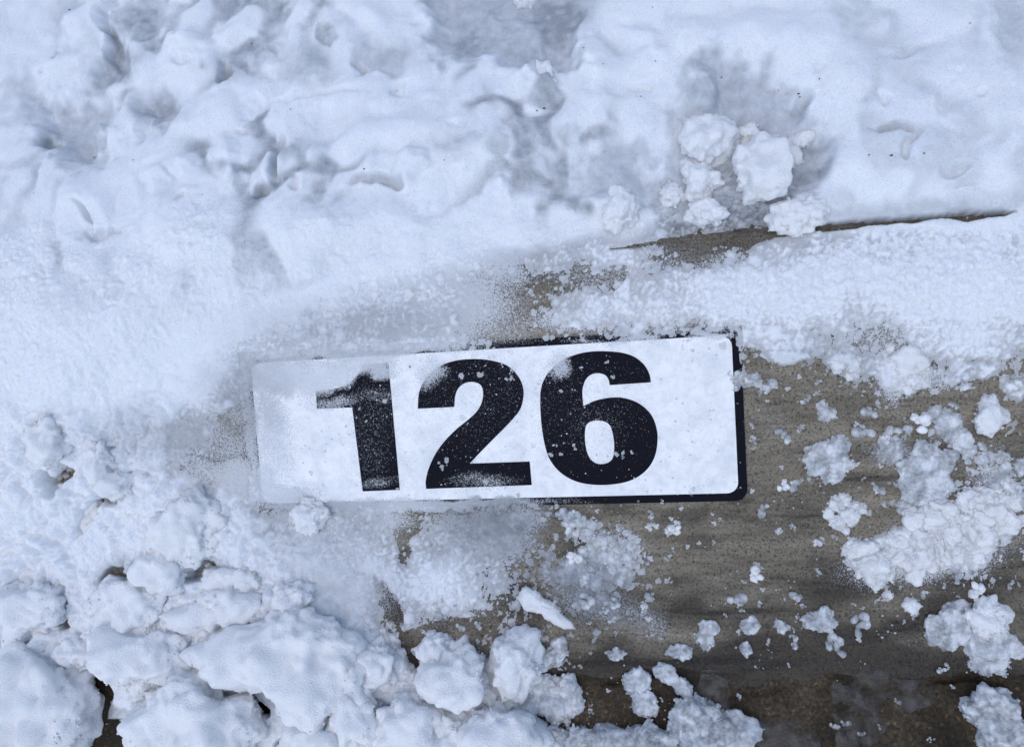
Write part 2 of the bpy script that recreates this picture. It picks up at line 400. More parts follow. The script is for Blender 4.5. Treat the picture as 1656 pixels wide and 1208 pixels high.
six = c2([(985, 382, 1), (975, 330), (940, 270), (880, 222), (800, 196), (700, 187), (600, 190), (500, 212), (420, 250), (350, 310), (310, 370), (292, 430), (288, 500),
          (292, 600), (300, 680), (318, 780), (345, 860), (395, 930), (460, 980), (540, 1013), (640, 1027), (740, 1024), (840, 1005), (920, 965), (980, 905), (1015, 830),
          (1027, 740), (1020, 670), (995, 600), (950, 545), (890, 505), (820, 482), (760, 477), (690, 484), (620, 503), (560, 532, 1), (554, 470), (556, 420), (572, 370),
          (605, 336), (650, 325), (695, 336), (718, 365), (725, 400, 1)])
hole = c2([(569, 715), (575, 660), (597, 634), (640, 622), (690, 628), (725, 652), (743, 700), (753, 760), (752, 820), (740, 866), (708, 890), (660, 896), (620, 880), (590, 840), (574, 780)])
for nm, outl in (('one', [one]), ('two', [two]), ('six', [six, hole])):
    d = flat_part('digit', [to_plaque(smooth_outline(P)) for P in outl], 0.00098, 0.0011, MBLACK, plaque)
    d['label'] = 'black digit ' + nm

# ------------------------------------------------------------------ snow cover
GX = 92.0; GY = 93.0
C_T = """
20 20 20 20 20 20 20 20 20 20 20 20 20 20 20 20 20 20 20
20 20 20 20 20 20 20 20 20 20 20 20 20 20 20 20 20 20 20
20 20 20 20 20 20 20 20 20 20 20 20 20 20 20 20 20 20 20
20 20 20 20 20 20 20 20 20 20 20 20 20 20 20 20 20 20 20
20 20 20 20 20 20 20 18 14 11 10 10  9  9  9 11 13 13 13
20 20 20 20 20 18 13 10  8  5  6  8  8 10 12 12 14 16 15
20 20 20 17 13  9  7  7  6  3  5  6  7  6  6  6  8 10  9
20 18 16 11  7  3  1  1  1  1  1  1  1  0  0  1  3  1  3
15 14 10  8  4  2  1  1  1  1  1  1  1 -1  0 -1  2  3  4
14 14 12 13 11  9  7  6  7  7  1  0 -1 -1 -1  1  4  6  6
14 13 11 12 12 11 10  9  9  6  4  3  0 -1 -1  0  1  1  1
14 12 12 13 13 12 11  7  4  6  3  1 -1 -1 -1 -1 -1  2  1
13  6  6 10 10 11 11  9  7  6  3 -2 -2 -3 -3 -3 -3 -2 -1
13  2  3 10 10 10 11 11 10  9  6  0  2  0 -3 -3 -3 -1 -1
"""
H_T = """
30 30 28 28 30 30 30 26 16 18 22 30 30 30 30 30 30 30 28
30 26 24 26 28 26 28 26 22 22 24 28 26 28 30 30 30 30 28
30 18 16 22 28 26 26 28 28 26 24 24 18 14 18 28 30 30 30
28 24 24 28 26 26 24 26 22 20 16 14  8  4  8 22 26 26 26
26 26 26 28 28 26 22 14  8  6  4  3  1  1  2  3  3  3  3
24 24 22 18 14  9  4  1  0 -2 -2 -1 -1 -1  0  0  2  4  3
20 20 14  7  3  0 -2 -2 -2 -3 -3 -3 -3 -3 -2 -2 -1  1  0
14 11  7  2 -2 -4 -4 -4 -4 -4 -4 -4 -4 -4 -4 -4 -4 -4 -4
11  7  3  0 -2 -4 -4 -4 -4 -4 -4 -4 -4 -4 -4 -4 -4 -3 -2
10  7  5  6  3  0 -2 -3 -2 -3 -4 -4 -4 -4 -4 -4 -2  1  0
10  5  4  5  5  3  1 -1 -1 -3 -4 -4 -4 -4 -4 -4 -4 -3 -4
 9  5  5  5  5  5  3 -1 -3 -2 -4 -4 -4 -4 -4 -4 -4 -4 -4
 5 -2 -1  3  4  4  3  2  0 -1 -4 -4 -4 -4 -4 -4 -4 -4 -4
 5 -4 -3  3  4  4  4  4  3  1 -1 -4 -3 -4 -4 -4 -4 -4 -4
"""
def table(s): return np.array([[float(v) for v in l.split()] for l in s.strip().splitlines()])
C_T = table(C_T) / 10; H_T = table(H_T) / 1000
def bic(T, px, py):
    def wts(f): return (-.5 * f + f * f - .5 * f**3, 1 - 2.5 * f * f + 1.5 * f**3, .5 * f + 2 * f * f - 1.5 * f**3, -.5 * f * f + .5 * f**3)
    def fold(q, n): return np.clip(n - np.abs(n - np.abs(q) % (2 * n)), 0, n - 0.001)      # beyond the sketch the snow goes on alike
    u = fold(px / GX, T.shape[1] - 1.0); v = fold(py / GY, T.shape[0] - 1.0)
    iu = u.astype(int); iv = v.astype(int); wu = wts(u - iu); wv = wts(v - iv); r = 0
    for a in range(4):
        for b in range(4):
            r = r + wv[a] * wu[b] * T[np.clip(iv + a - 1, 0, T.shape[0] - 1), np.clip(iu + b - 1, 0, T.shape[1] - 1)]
    return r
def ell(px, py, cx, cy, rx, ry, rot=0):
    c, s_ = math.cos(math.radians(rot)), math.sin(math.radians(rot))
    dx = px - cx; dy = py - cy
    return np.sqrt(((dx * c + dy * s_) / rx) ** 2 + ((-dx * s_ + dy * c) / ry) ** 2)
def poly_sd(px, py, P):
    """signed distance, positive inside"""
    d = np.full(px.shape, 1e9); ins = np.zeros(px.shape, bool); n = len(P)
    for i in range(n):
        (ax, ay), (bx, by) = P[i], P[(i + 1) % n]
        ex, ey = bx - ax, by - ay; t = np.clip(((px - ax) * ex + (py - ay) * ey) / (ex * ex + ey * ey), 0, 1)
        d = np.minimum(d, (px - ax - t * ex) ** 2 + (py - ay - t * ey) ** 2)
        if ay != by:
            ins ^= ((ay > py) != (by > py)) & (px < ex * (py - ay) / (by - ay) + ax)
    d = np.sqrt(d); return np.where(ins, d, -d)

def axis2(parts, far, n=22):
    inner = np.concatenate([np.arange(a, b, st) for a, b, st in parts]); a, b = inner[0], inner[-1]
    g = np.geomspace(0.002, 1, n); g = np.cumsum(g); g = g / g[-1]
    return np.concatenate([(a - g * (far + a))[::-1], inner, b + g * (far - b)])
gx_ = axis2([(-1.0, -0.56, 0.011), (-0.56, -0.43, 0.0016), (-0.43, 0.43, 0.00099), (0.43, 0.48, 0.0016), (0.48, 1.0, 0.011)], 8.0)
gs_ = axis2([(-0.66, -0.29, 0.011), (-0.29, 0.19, 0.00095), (0.19, 0.50, 0.0018), (0.5, 1.0, 0.012)], 8.0)
X, S = np.meshgrid(gx_, gs_); shape = X.shape
px0, py0 = survey(X, S)
Hh = np.clip(bic(H_T, px0, py0), 0, 1)
px0, py0 = survey(X, S, Hh)                       # where the raised surface lies on the sketch
wx = 10 * fbm2(X * 35, S * 35, 3, 60); wy = 10 * fbm2(X * 35, S * 35, 3, 61)
px = px0 + wx; py = py0 + wy
C = bic(C_T, px + wx, py + wy) + 0.16 * fbm2(X * 45, S * 45, 3, 62)
H = bic(H_T, px, py)
WET = np.zeros_like(X); F = np.zeros_like(X)
far = np.clip(sstep(0.62, 0.95, np.abs(X)) + sstep(-0.40, -0.6, S) + sstep(0.7, 1.0, S), 0, 1)      # unbroken snow away from the cleared patch
H = H * (1 - far) + far * (0.016 + 0.006 * fbm2(X * 3, S * 3, 2, 64)); C = C * (1 - far) + 1.8 * far
def window(cx, cy, R):
    """the part of the grid within R sketch units of a feature"""
    m = (R + 40) * MPP * 1.45 + 0.02
    x, s = place(cx, cy, 0.012)
    j0, j1 = np.searchsorted(gs_, (s - m * 1.25, s + m * 1.25)); i0, i1 = np.searchsorted(gx_, (x - m, x + m))
    return slice(j0, j1), slice(i0, i1)
def feat(A, spec, warp=1.0, soft=0.6, how='add'):
    cx, cy, rx, ry, rot, st = spec
    w_ = window(cx, cy, max(rx, ry) * (1 + soft))
    b = sstep(1 + soft, 1 - soft, ell(px0[w_] + warp * wx[w_], py0[w_] + warp * wy[w_], cx, cy, rx, ry, rot))
    if how == 'add': A[w_] += st * b
    else: A[w_] = np.maximum(A[w_], st * b)
PLQ = [(402, 584), (1190, 537), (1200, 803), (424, 822)]
sdp = poly_sd(px0, py0, PLQ); sdo = poly_sd(px0, py0, [(386, 570), (1200, 526), (1216, 814), (408, 836)])
onp = sstep(-3, 5, sdp)
C = C * (1 - onp) + onp * (0.08 + 0.05 * fbm2(X * 60, S * 60, 2, 63))
H = np.where(sdp > 0, -0.004, H)
# clumps of crumbs lying on bare places (centre, radii, rotation, strength)
for sp in [(1495, 755, 26, 34, 10, .5), (1375, 832, 24, 20, 0, .6), (1455, 810, 40, 16, 0, .5), (1520, 850, 60, 26, -8, .9), (1450, 885, 70, 32, -6, 1.0),
      (1560, 880, 60, 34, -10, .9), (1400, 905, 30, 20, 0, .8), (1620, 800, 30, 30, 0, .6), (1590, 740, 30, 30, 0, .4), (1530, 690, 34, 12, 20, .7), (1560, 715, 18, 22, 0, .7),
      (1440, 715, 28, 12, -20, .6), (1435, 735, 14, 14, 0, .5), (1595, 676, 14, 20, 0, .7), (1215, 615, 30, 7, 10, .8), (1198, 612, 10, 14, 0, .9), (1330, 665, 12, 14, -30, .7),
      (1270, 575, 30, 10, 5, .6), (1355, 580, 24, 14, 0, .5), (1460, 610, 34, 24, 10, .7), (1570, 600, 60, 10, -5, .5), (1640, 630, 20, 20, 0, .7), (1380, 592, 9, 9, 0, .9),
      (1225, 920, 17, 8, 10, .8), (1250, 858, 16, 8, 0, .6), (1262, 862, 8, 8, 0, .7), (1435, 962, 14, 14, 0, .7), (1475, 983, 11, 10, 0, .8), (1330, 700, 10, 10, 0, .3), (1280, 560, 100, 20, 3, .45), (1420, 600, 80, 30, 10, .4), (1100, 480, 150, 40, -4, .3), (1250, 490, 100, 60, 0, .3), (940, 500, 70, 30, 0, .35), (1380, 480, 100, 70, 20, .3), (950, 420, 90, 20, -5, .3), (1540, 560, 90, 30, 0, .3), (700, 560, 90, 14, -3, .35), (560, 560, 120, 12, -3, .3), (300, 640, 110, 50, 0, .3),
      (1000, 880, 40, 30, 20, .7), (940, 850, 30, 26, 0, .6), (960, 920, 50, 36, 30, .6), (1020, 930, 20, 20, 0, .5), (900, 920, 30, 30, 0, .5), (1075, 940, 12, 10, 0, .6),
      (720, 930, 90, 60, 0, .2), (840, 910, 50, 50, 20, .12), (560, 900, 90, 70, 0, .3), (700, 970, 70, 40, 0, .25), (1590, 940, 30, 14, 0, .5), (1430, 1000, 40, 8, 0, .3), (1550, 1010, 30, 26, 0, .3), (330, 900, 160, 60, 0, .3), (500, 1000, 100, 60, 0, .3),
      (650, 1110, 60, 50, 0, .4), (780, 1130, 60, 40, 0, .4), (200, 1000, 90, 60, 0, .3)]:
    feat(C, sp, 1, .5)
# bare holes
for sp in [(380, 735, 26, 60, 0, .6), (345, 700, 50, 20, 0, .35), (835, 470, 14, 60, 12, .45), (800, 520, 40, 26, 0, .4), (960, 445, 50, 18, 5, .45), (985, 470, 24, 22, 0, .3),
        (845, 540, 30, 10, 0, .5), (660, 840, 16, 30, 0, .5), (655, 880, 12, 30, 0, .5), (630, 975, 10, 40, -25, .9), (700, 1030, 60, 12, 5, .7), (750, 1015, 50, 14, 0, .7), (670, 1050, 18, 36, 0, .7),
        (790, 1050, 30, 10, -30, .5), (100, 770, 18, 20, 0, .9), (150, 830, 9, 30, 20, .8), (200, 945, 24, 24, 0, 1.3), (105, 985, 9, 30, -8, 1.6), (155, 1120, 22, 26, 0, 2.4), (125, 1180, 30, 44, 25, 2.6),
        (190, 1185, 14, 20, 0, 1.2), (300, 1092, 30, 9, -15, 1.3), (340, 925, 24, 9, 0, 1.0), (470, 1205, 16, 14, 0, 1.8), (405, 1135, 24, 12, 30, 1.3), (560, 1110, 16, 8, 0, .8),
        (620, 1150, 14, 20, 0, .6), (180, 800, 12, 14, 0, .8), (125, 725, 14, 12, 0, .7), (1120, 405, 30, 18, 0, .8), (1180, 388, 70, 9, -5, .9), (1150, 420, 60, 14, -8, .45), (1240, 392, 40, 8, -6, .5),
        (1430, 550, 40, 30, 20, .3), (1330, 560, 30, 30, 0, .2), (1370, 500, 60, 40, 10, .15), (1620, 730, 50, 14, 0, .3), (1425, 690, 40, 14, 0, .4), (820, 850, 46, 30, 10, .45), (760, 840, 40, 20, 0, .3), (860, 905, 14, 30, -30, .3), (905, 905, 14, 16, 0, .3),
        (930, 550, 60, 8, -3, .25), (1600, 345, 30, 6, -5, .6), (850, 1140, 20, 30, -30, .8)]:
    feat(C, sp[:5] + (-sp[5],), 1, .6)
    if sp[5] >= .8: feat(H, sp[:5] + (-0.02 * sp[5],), 1, .6)
# snow drawn back from the curb's back edge, with the gap showing
edge_y = np.interp(px0, [900, 1000, 1060, 1180, 1300, 1400, 1500, 1600, 1656], [405, 402, 393, 379, 371, 361, 353, 346, 340])
gapw = np.interp(px0, [960, 1030, 1060, 1150, 1260, 1300, 1340, 1380, 1420, 1500, 1580, 1620, 1650], [0, 2, 3, 4, 3, 2, 4.0, 4, 3, 3, 5.5, 4, 0]) + 2.0 * perlin2(X * 60, S * 0, 70)
g = np.exp(-((py0 - edge_y) / np.maximum(gapw, 0.5)) ** 2 / 1.2) * (gapw > 0.6) * (px0 > 985)
C = C - 2.2 * g; H = H - 0.03 * g
# frost: fine powder frozen to the surface (centre, radii, rotation, strength)
for sp in [(330, 600, 140, 70, 0, .85), (270, 700, 110, 56, 0, .75), (390, 640, 56, 60, 0, .6), (420, 580, 70, 40, 0, .8), (560, 540, 190, 46, -4, 1.0), (720, 490, 110, 70, 0, .85), (660, 560, 120, 22, -3, .75), (600, 480, 200, 40, 0, 1.0),
      (800, 440, 70, 40, 0, .65), (820, 520, 70, 40, 0, .42), (380, 780, 50, 50, 0, .8), (330, 760, 60, 30, 0, .6), (370, 715, 60, 40, 0, .55), (520, 880, 100, 70, 0, .85), (560, 950, 70, 80, 0, .85), (600, 840, 70, 30, 0, .72), (800, 860, 66, 50, 10, .8), (840, 840, 46, 30, 0, .7), (740, 930, 90, 60, 0, .5),
      (740, 850, 50, 40, 0, .68), (1000, 440, 160, 50, -5, .42), (1100, 500, 170, 44, -3, .62), (1260, 500, 110, 64, 0, .62), (1420, 530, 100, 70, 20, .5), (1200, 430, 120, 30, -6, .5), (1560, 500, 100, 80, 0, .7), (920, 520, 80, 24, 0, .6), (1440, 600, 30, 50, 0, .8), (1500, 610, 40, 20, 0, .6), (1280, 550, 80, 14, 0, .45),
      (1000, 900, 60, 50, 30, .42), (960, 970, 80, 40, 20, .6), (1040, 1000, 50, 30, 20, .45), (720, 980, 90, 40, 0, .4), (1500, 905, 130, 36, -8, .7), (1440, 730, 40, 24, 0, .55), (1610, 790, 50, 50, 0, .5), (1600, 730, 40, 20, 0, .3), (1540, 700, 40, 20, 20, .45), (1250, 690, 40, 30, 0, .2), (1280, 840, 60, 20, 0, .15)]:
    feat(F, sp, 1, .8, 'max')
F = F * (1 - onp)
# dusting blown over the plaque's upper left and along its border
for sp in [(450, 606, 70, 34, -3, .85), (525, 612, 56, 22, -14, .95), (590, 588, 50, 20, -8, .86), (618, 600, 26, 14, 0, .74), (406, 690, 14, 130, -5, .68), (400, 600, 26, 40, 0, .8), (540, 650, 44, 12, -5, .50), (610, 640, 40, 16, 0, .32), (450, 802, 60, 18, 0, .85), (425, 785, 22, 40, -5, .85), (440, 700, 34, 110, -5, .55),
        (560, 818, 150, 10, -1, .92), (640, 815, 240, 8, -1.2, .88), (770, 811, 110, 7, -1, .86), (610, 782, 40, 10, 0, .40), (780, 780, 60, 14, 0, .42), (700, 602, 26, 22, -40, .62), (900, 594, 24, 20, -40, .62), (580, 573, 190, 7, -3.4, .85), (690, 566, 60, 6, -3, .6), (1030, 549, 40, 6, -4, .75), (1150, 543, 40, 6, -4, .8), (960, 552, 60, 5, -3, .45), (800, 650, 300, 100, 0, .16), (960, 690, 60, 60, 0, .2), (600, 700, 50, 100, 0, .22)]:
    feat(F, sp, .8, .75, 'max')
for (cx, cy, rx, st) in [(825, 610, 9, .8), (805, 640, 12, .6), (842, 660, 9, .9), (716, 745, 11, .95), (760, 748, 8, .7), (785, 775, 12, .9), (655, 798, 10, .6), (615, 790, 9, .8), (935, 640, 9, .6), (895, 665, 10, .6), (935, 705, 12, .7), (915, 725, 14, .6), (890, 735, 12, .5),
        (1000, 735, 13, .6), (1018, 735, 9, .6), (990, 577, 10, .7), (940, 585, 12, .6), (780, 600, 14, .7), (750, 608, 12, .6), (930, 655, 8, .6), (745, 680, 14, .5), (770, 700, 12, .4), (870, 720, 10, .4), (610, 645, 16, .45), (1190, 608, 12, .9), (1125, 797, 9, .9), (1195, 800, 6, .7), (1190, 775, 5, .6)]:
    feat(C, (cx, cy, rx * .75, rx * .6, 0, st * .8), .9, .5)

# --- modelling of the deep snow: hollows, ridges and humps (centre, radii, rotation, height mm, edge softness)
for (cx, cy, rx, ry, rot, hm, so_) in [
        (180, 60, 12, 45, -15, -14, .5), (178, 5, 10, 22, 0, -16, .5), (225, 30, 34, 26, -30, -6, .4), (185, 118, 34, 22, -30, -6, .4), (130, 200, 48, 44, -30, -9, .25), (70, 232, 12, 16, 0, -8, .4), (145, 245, 30, 26, 30, -6, .3),
        (255, 175, 28, 24, -30, -7, .4), (240, 180, 8, 7, 0, -5, .4), (230, 215, 8, 12, 20, -7, .5), (362, 117, 18, 20, 0, -6, .2), (356, 128, 6, 11, -35, -9, .4), (292, 98, 17, 6, 3, -7, .4), (300, 85, 36, 26, 0, 7, .6), (295, 70, 30, 8, 0, 4, .5),
        (530, 55, 15, 13, 20, -6, .3), (615, 90, 40, 26, -10, -4, .15), (582, 105, 8, 8, 0, -6, .4), (643, 140, 10, 8, 0, -6, .4), (500, 100, 40, 30, -20, -4, .5), (510, 150, 60, 6, -12, -4, .5), (415, 172, 18, 10, 0, -5, .4), (420, 308, 16, 14, 0, -12, .3), (452, 262, 10, 26, 15, -8, .4),
        (435, 275, 10, 26, -12, 7, .5), (490, 270, 34, 30, 0, 8, .5), (480, 298, 8, 10, 0, -8, .4), (395, 210, 10, 6, 0, -5, .4), (370, 260, 14, 34, -10, 6, .5), (310, 300, 60, 26, -25, 6, .5), (300, 320, 8, 5, -40, -6, .5), (140, 348, 6, 20, -35, -10, .4), (110, 325, 30, 28, 0, 4, .6), (165, 375, 22, 8, -10, -6, .4),
        (150, 335, 14, 26, -40, -3, .5), (160, 215, 20, 16, 0, 9, .4), (230, 235, 70, 30, -20, 6, .6), (275, 275, 14, 4, 10, -4, .5), (300, 370, 70, 40, 0, 7, .7), (560, 370, 70, 40, 0, 6, .7), (60, 90, 50, 60, 0, 2, .7), (660, 270, 16, 30, 15, 9, .45), (685, 250, 14, 16, 0, -3, .5), (610, 290, 30, 9, 5, -8, .4), (640, 300, 12, 6, 0, -6, .4),
        (540, 200, 40, 20, -20, -4, .5), (700, 300, 30, 30, 0, 3, .6), (812, 310, 16, 14, 0, 6, .5), (750, 272, 14, 10, 0, 4, .5), (810, 235, 22, 14, -30, -4, .4), (745, 198, 12, 10, 0, -3, .4), (700, 210, 60, 40, 0, 4, .7), (815, 172, 20, 16, 30, 6, .4), (870, 178, 20, 4, 0, -4, .5), (880, 128, 26, 26, 0, 12, .7), (862, 110, 10, 14, 0, 6, .5),
        (955, 85, 30, 20, 20, 6, .5), (960, 102, 14, 5, 0, -4, .5), (1040, 135, 10, 9, 0, -6, .4), (1030, 60, 30, 14, 30, 5, .5), (1128, 150, 22, 38, 0, 9, .35), (1080, 120, 26, 50, -25, 4, .6), (990, 140, 60, 14, 5, -5, .6), (1265, 150, 14, 6, 0, -6, .3), (1297, 170, 10, 26, 10, -9, .4), (1445, 207, 26, 8, 5, -7, .3), (1470, 235, 10, 22, 20, -5, .4),
        (1430, 225, 24, 16, 0, 4, .5), (1540, 155, 16, 26, 20, -4, .5), (1325, 120, 10, 8, 0, -4, .5), (1430, 160, 14, 6, 0, -4, .5), (1580, 150, 8, 5, 0, -4, .5), (1540, 280, 20, 10, -20, -5, .4), (1470, 75, 30, 6, -15, -4, .5), (1640, 30, 24, 60, 10, -6, .5), (1600, 110, 30, 30, 0, 3, .7), (1560, 305, 30, 8, -10, -4, .5),
        (1640, 330, 40, 10, 0, -6, .5), (92, 92, 6, 5, 0, -5, .4), (70, 118, 7, 4, -30, -4, .4), (68, 155, 10, 4, -35, -3, .4), (780, 75, 60, 30, 20, 4, .5), (830, 40, 60, 18, 25, 5, .4), (900, 70, 20, 40, 0, -4, .4), (730, 30, 24, 30, 0, -4, .4), (440, 80, 8, 5, 0, -4, .4), (1000, 320, 30, 36, 10, 6, .5), (935, 330, 70, 14, 0, 5, .6),
        (1300, 340, 40, 26, 0, 8, .5), (70, 450, 60, 60, -50, 4, .7), (150, 540, 90, 50, -30, 5, .6), (80, 620, 40, 40, 0, 4, .5), (50, 560, 12, 12, 0, -3, .5), (30, 470, 16, 40, 40, -4, .6)]:
    feat(H, (cx, cy, rx, ry, rot, hm / 1000 * 1.0), 1.4, min(0.9, so_ * 1.5))
# wide hollows with a clear rim, floor of grey melting slush
HOL = [([(686, -60), (692, 40), (680, 56), (716, 86), (790, 95), (850, 112), (905, 122), (930, 112), (918, 84), (936, 50), (948, -60)], 12, .6),
       ([(62, 200), (80, 166), (110, 160), (170, 150), (186, 172), (160, 200), (165, 232), (150, 262), (128, 278), (105, 262), (84, 246), (66, 250)], 5, .55),
       ([(1050, 340), (1040, 295), (1095, 255), (1090, 200), (1100, 150), (1130, 100), (1160, 84), (1240, 105), (1262, 150), (1300, 170), (1318, 215), (1342, 248), (1330, 300), (1300, 322), (1268, 345), (1262, 368), (1090, 386), (1062, 355)], 4, .62),
       ([(1170, 205), (1230, 190), (1300, 205), (1340, 245), (1330, 290), (1290, 310), (1262, 372), (1165, 380), (1160, 300), (1150, 262), (1180, 250)], 5, .85),
       ([(905, 230), (1010, 225), (1060, 260), (1060, 330), (1000, 322), (912, 318), (935, 280)], 3, .5)]
calm = np.zeros_like(X)
for P, dep, wv in HOL:
    q = np.array(P, float); w_ = window(*q.mean(0), np.abs(q - q.mean(0)).max() + 20)
    sd_ = poly_sd(px[w_], py[w_], P)
    H[w_] -= dep / 1000 * 0.8 * sstep(-14, 16, sd_); calm[w_] = np.maximum(calm[w_], sstep(-12, 12, sd_))
    WET[w_] = np.maximum(WET[w_], wv * sstep(-22, 26, sd_ + 26 * fbm2(X[w_] * 60, S[w_] * 60, 3, 77)))
for (cx, cy, rx, ry, rot, st) in [(225, 30, 36, 26, -30, .5), (185, 118, 36, 24, -30, .5), (255, 175, 30, 26, -30, .5), (180, 60, 10, 24, -15, .7), (362, 117, 20, 22, 0, .55), (530, 55, 16, 13, 20, .5), (615, 90, 40, 24, 0, .32), (500, 100, 44, 30, -20, .3), (420, 308, 15, 12, 0, .55), (452, 255, 10, 22, 15, .45),
        (70, 232, 12, 16, 0, .7), (900, 20, 50, 40, 0, .9), (760, 60, 40, 30, 0, .5), (1445, 207, 26, 10, 5, .35), (1297, 170, 10, 20, 10, .4), (740, 235, 40, 14, 0, .25), (810, 235, 22, 14, -30, .3), (1640, 30, 30, 60, 0, .25), (1160, 330, 60, 40, 0, .5), (610, 290, 34, 10, 5, .3), (165, 380, 30, 10, -10, .2),  # first patch: overhang shade at the cavity's left edge put into the grey
        (560, 960, 90, 80, 0, .25), (800, 850, 80, 50, 0, .55), (520, 860, 90, 50, 0, .3), (950, 960, 110, 60, 20, .55), (1500, 770, 34, 40, 0, .35), (1450, 720, 40, 20, 0, .35), (1345, 748, 26, 26, 0, .2), (560, 530, 150, 40, -4, .25), (400, 640, 60, 60, 0, .3), (260, 700, 90, 40, 0, .3),
        (200, 935, 30, 30, 0, .6), (330, 920, 40, 14, 0, .5), (420, 1110, 60, 30, 20, .5), (600, 1160, 50, 50, 0, .3), (1400, 350, 260, 14, -5, .3), (1320, 600, 80, 40, 0, .2)]:
    feat(WET, (cx, cy, rx * 1.1, ry * 1.1, rot, min(1, st * 1.6)), 1.3, .7, 'max')
for (cx, cy, rx, ry, rot, hm) in [(48, 1132, 96, 108, 0, 9), (40, 985, 76, 58, 0, 8), (120, 1056, 34, 30, 0, 4), (205, 985, 80, 56, 10, 8), (222, 1060, 94, 60, -8, 8), (352, 990, 98, 42, -8, 8), (470, 968, 46, 36, 10, 6), (462, 1066, 140, 76, 6, 9), (305, 1172, 130, 66, 4, 9),
        (290, 862, 74, 62, -20, 9), (262, 925, 54, 44, 0, 6), (378, 940, 60, 30, 5, 6), (118, 850, 56, 64, 10, 9), (40, 850, 54, 70, 0, 9), (160, 745, 32, 56, -12, 7), (72, 715, 52, 60, 10, 8), (734, 1098, 66, 60, 10, 6), (702, 1050, 34, 26, 0, 4), (832, 1074, 46, 54, -8, 5), (805, 1186, 80, 50, 0, 7), (560, 1155, 56, 60, 10, 8), (655, 1180, 76, 54, 0, 7), (590, 1075, 52, 54, 0, 6), (510, 1200, 66, 46, 0, 7)]:
    feat(H, (cx, cy, rx, ry, rot, 0.5 * hm / 1000), 1.6, .45)
for sp in [(100, 770, 14, 16, 0, 12), (150, 830, 7, 24, 20, 12), (200, 945, 22, 20, 0, 16), (105, 985, 8, 26, -8, 20), (155, 1120, 20, 26, 0, 40), (125, 1180, 28, 44, 25, 40), (300, 1092, 28, 7, -15, 22), (340, 925, 22, 7, 0, 14), (470, 1205, 14, 12, 0, 25), (405, 1135, 22, 8, 30, 22), (560, 1110, 14, 6, 0, 14), (190, 1185, 12, 18, 0, 20), (670, 1055, 16, 32, 0, 14), (790, 1140, 12, 20, -30, 14), (620, 1150, 10, 16, 0, 10)]:
    feat(H, sp[:5] + (-sp[5] / 1000,), 1.4, .5)
deep = sstep(0.002, 0.012, H)
dx_ = X + 0.010 * fbm2(X * 20, S * 20, 2, 81); ds_ = S + 0.010 * fbm2(X * 20, S * 20, 2, 82)
upper = deep * sstep(560, 330, py0) * np.clip(0.70 - 0.45 * sstep(1200, 1420, px0) - 0.5 * sstep(150, 0, px0), 0.2, 1.2) * (1 - 0.7 * calm)
bil = np.sqrt(fbm2(dx_ * 16, ds_ * 16, 2, 83) ** 2 + 0.02); bil2 = np.sqrt(fbm2(dx_ * 42, ds_ * 42, 2, 84) ** 2 + 0.02)
relief = 0.017 * (bil - 0.34) + 0.0022 * (bil2 - 0.32)
H = H + deep * 0.003 * fbm2(X * 16, S * 16, 2, 80) + upper * relief + deep * 0.0004 * fbm2(X * 80, S * 80, 3, 85)
WET = np.maximum(WET, upper * 1.2 * sstep(0.42, 0.18, bil + 0.2 * bil2) * sstep(-0.15, 0.35, fbm2(X * 8, S * 8, 2, 86)))
lowz = sstep(300, 460, py0)
rough = np.clip(sstep(0.40, 0.75, 0.5 + 0.45 * fbm2(X * 11, S * 11, 2, 90)) * 0.3 + 0.8 * lowz, 0, 1)     # crumbly, as opposed to melted smooth
H = H + deep * rough * (0.0028 * np.abs(fbm2(X * 100, S * 100, 5, 92, 0.6)) - 0.0008) + deep * 0.00022 * fbm2(X * 260, S * 260, 2, 96)
heap = sstep(1.3, 0.6, ell(px0, py0, 230, 880, 380, 260)) * sstep(-0.001, 0.004, H)
H = H + heap * 0.003 + heap * (0.013 * np.abs(fbm2(dx_ * 30, ds_ * 30, 3, 97)) - 0.004 + 0.003 * np.abs(fbm2(X * 120, S * 120, 4, 98, 0.6)))
# --- crumbs
Zb = np.full(X.shape, -0.004); sel = (C > 0.04) & ((H < 0.012) | (lowz > 0.3)) & (H < 0.03)
xq, sq, cq = X[sel], S[sel], np.clip(C[sel], 0, 1.2)
qx = xq + 0.0009 * perlin2(xq * 700, sq * 700, 100) + 0.0016 * perlin2(xq * 260, sq * 260, 102); qs = sq + 0.0009 * perlin2(xq * 700, sq * 700, 101) + 0.0016 * perlin2(xq * 260, sq * 260, 103)
zb = Zb[sel]; onq = sdp[sel] > -2
for cell, mul, off, k in ((0.011, 0.6, 0.5, 200), (0.0068, 0.85, 0.3, 220), (0.0042, 0.8, 0.14, 240), (0.0028, 0.7, 0.06, 260)):
    zb = np.maximum(zb, balls(qx, qs, cell, np.clip((cq - off) * mul, 0, 0.95) * np.where(onq, 0.0 if cell > 0.005 else 0.8, 1.0), k) * 0.8 - 0.16 * cell)
Zb[sel] = zb
Zb[(np.abs(X) > 0.55) | (S < -0.285)] = -0.004
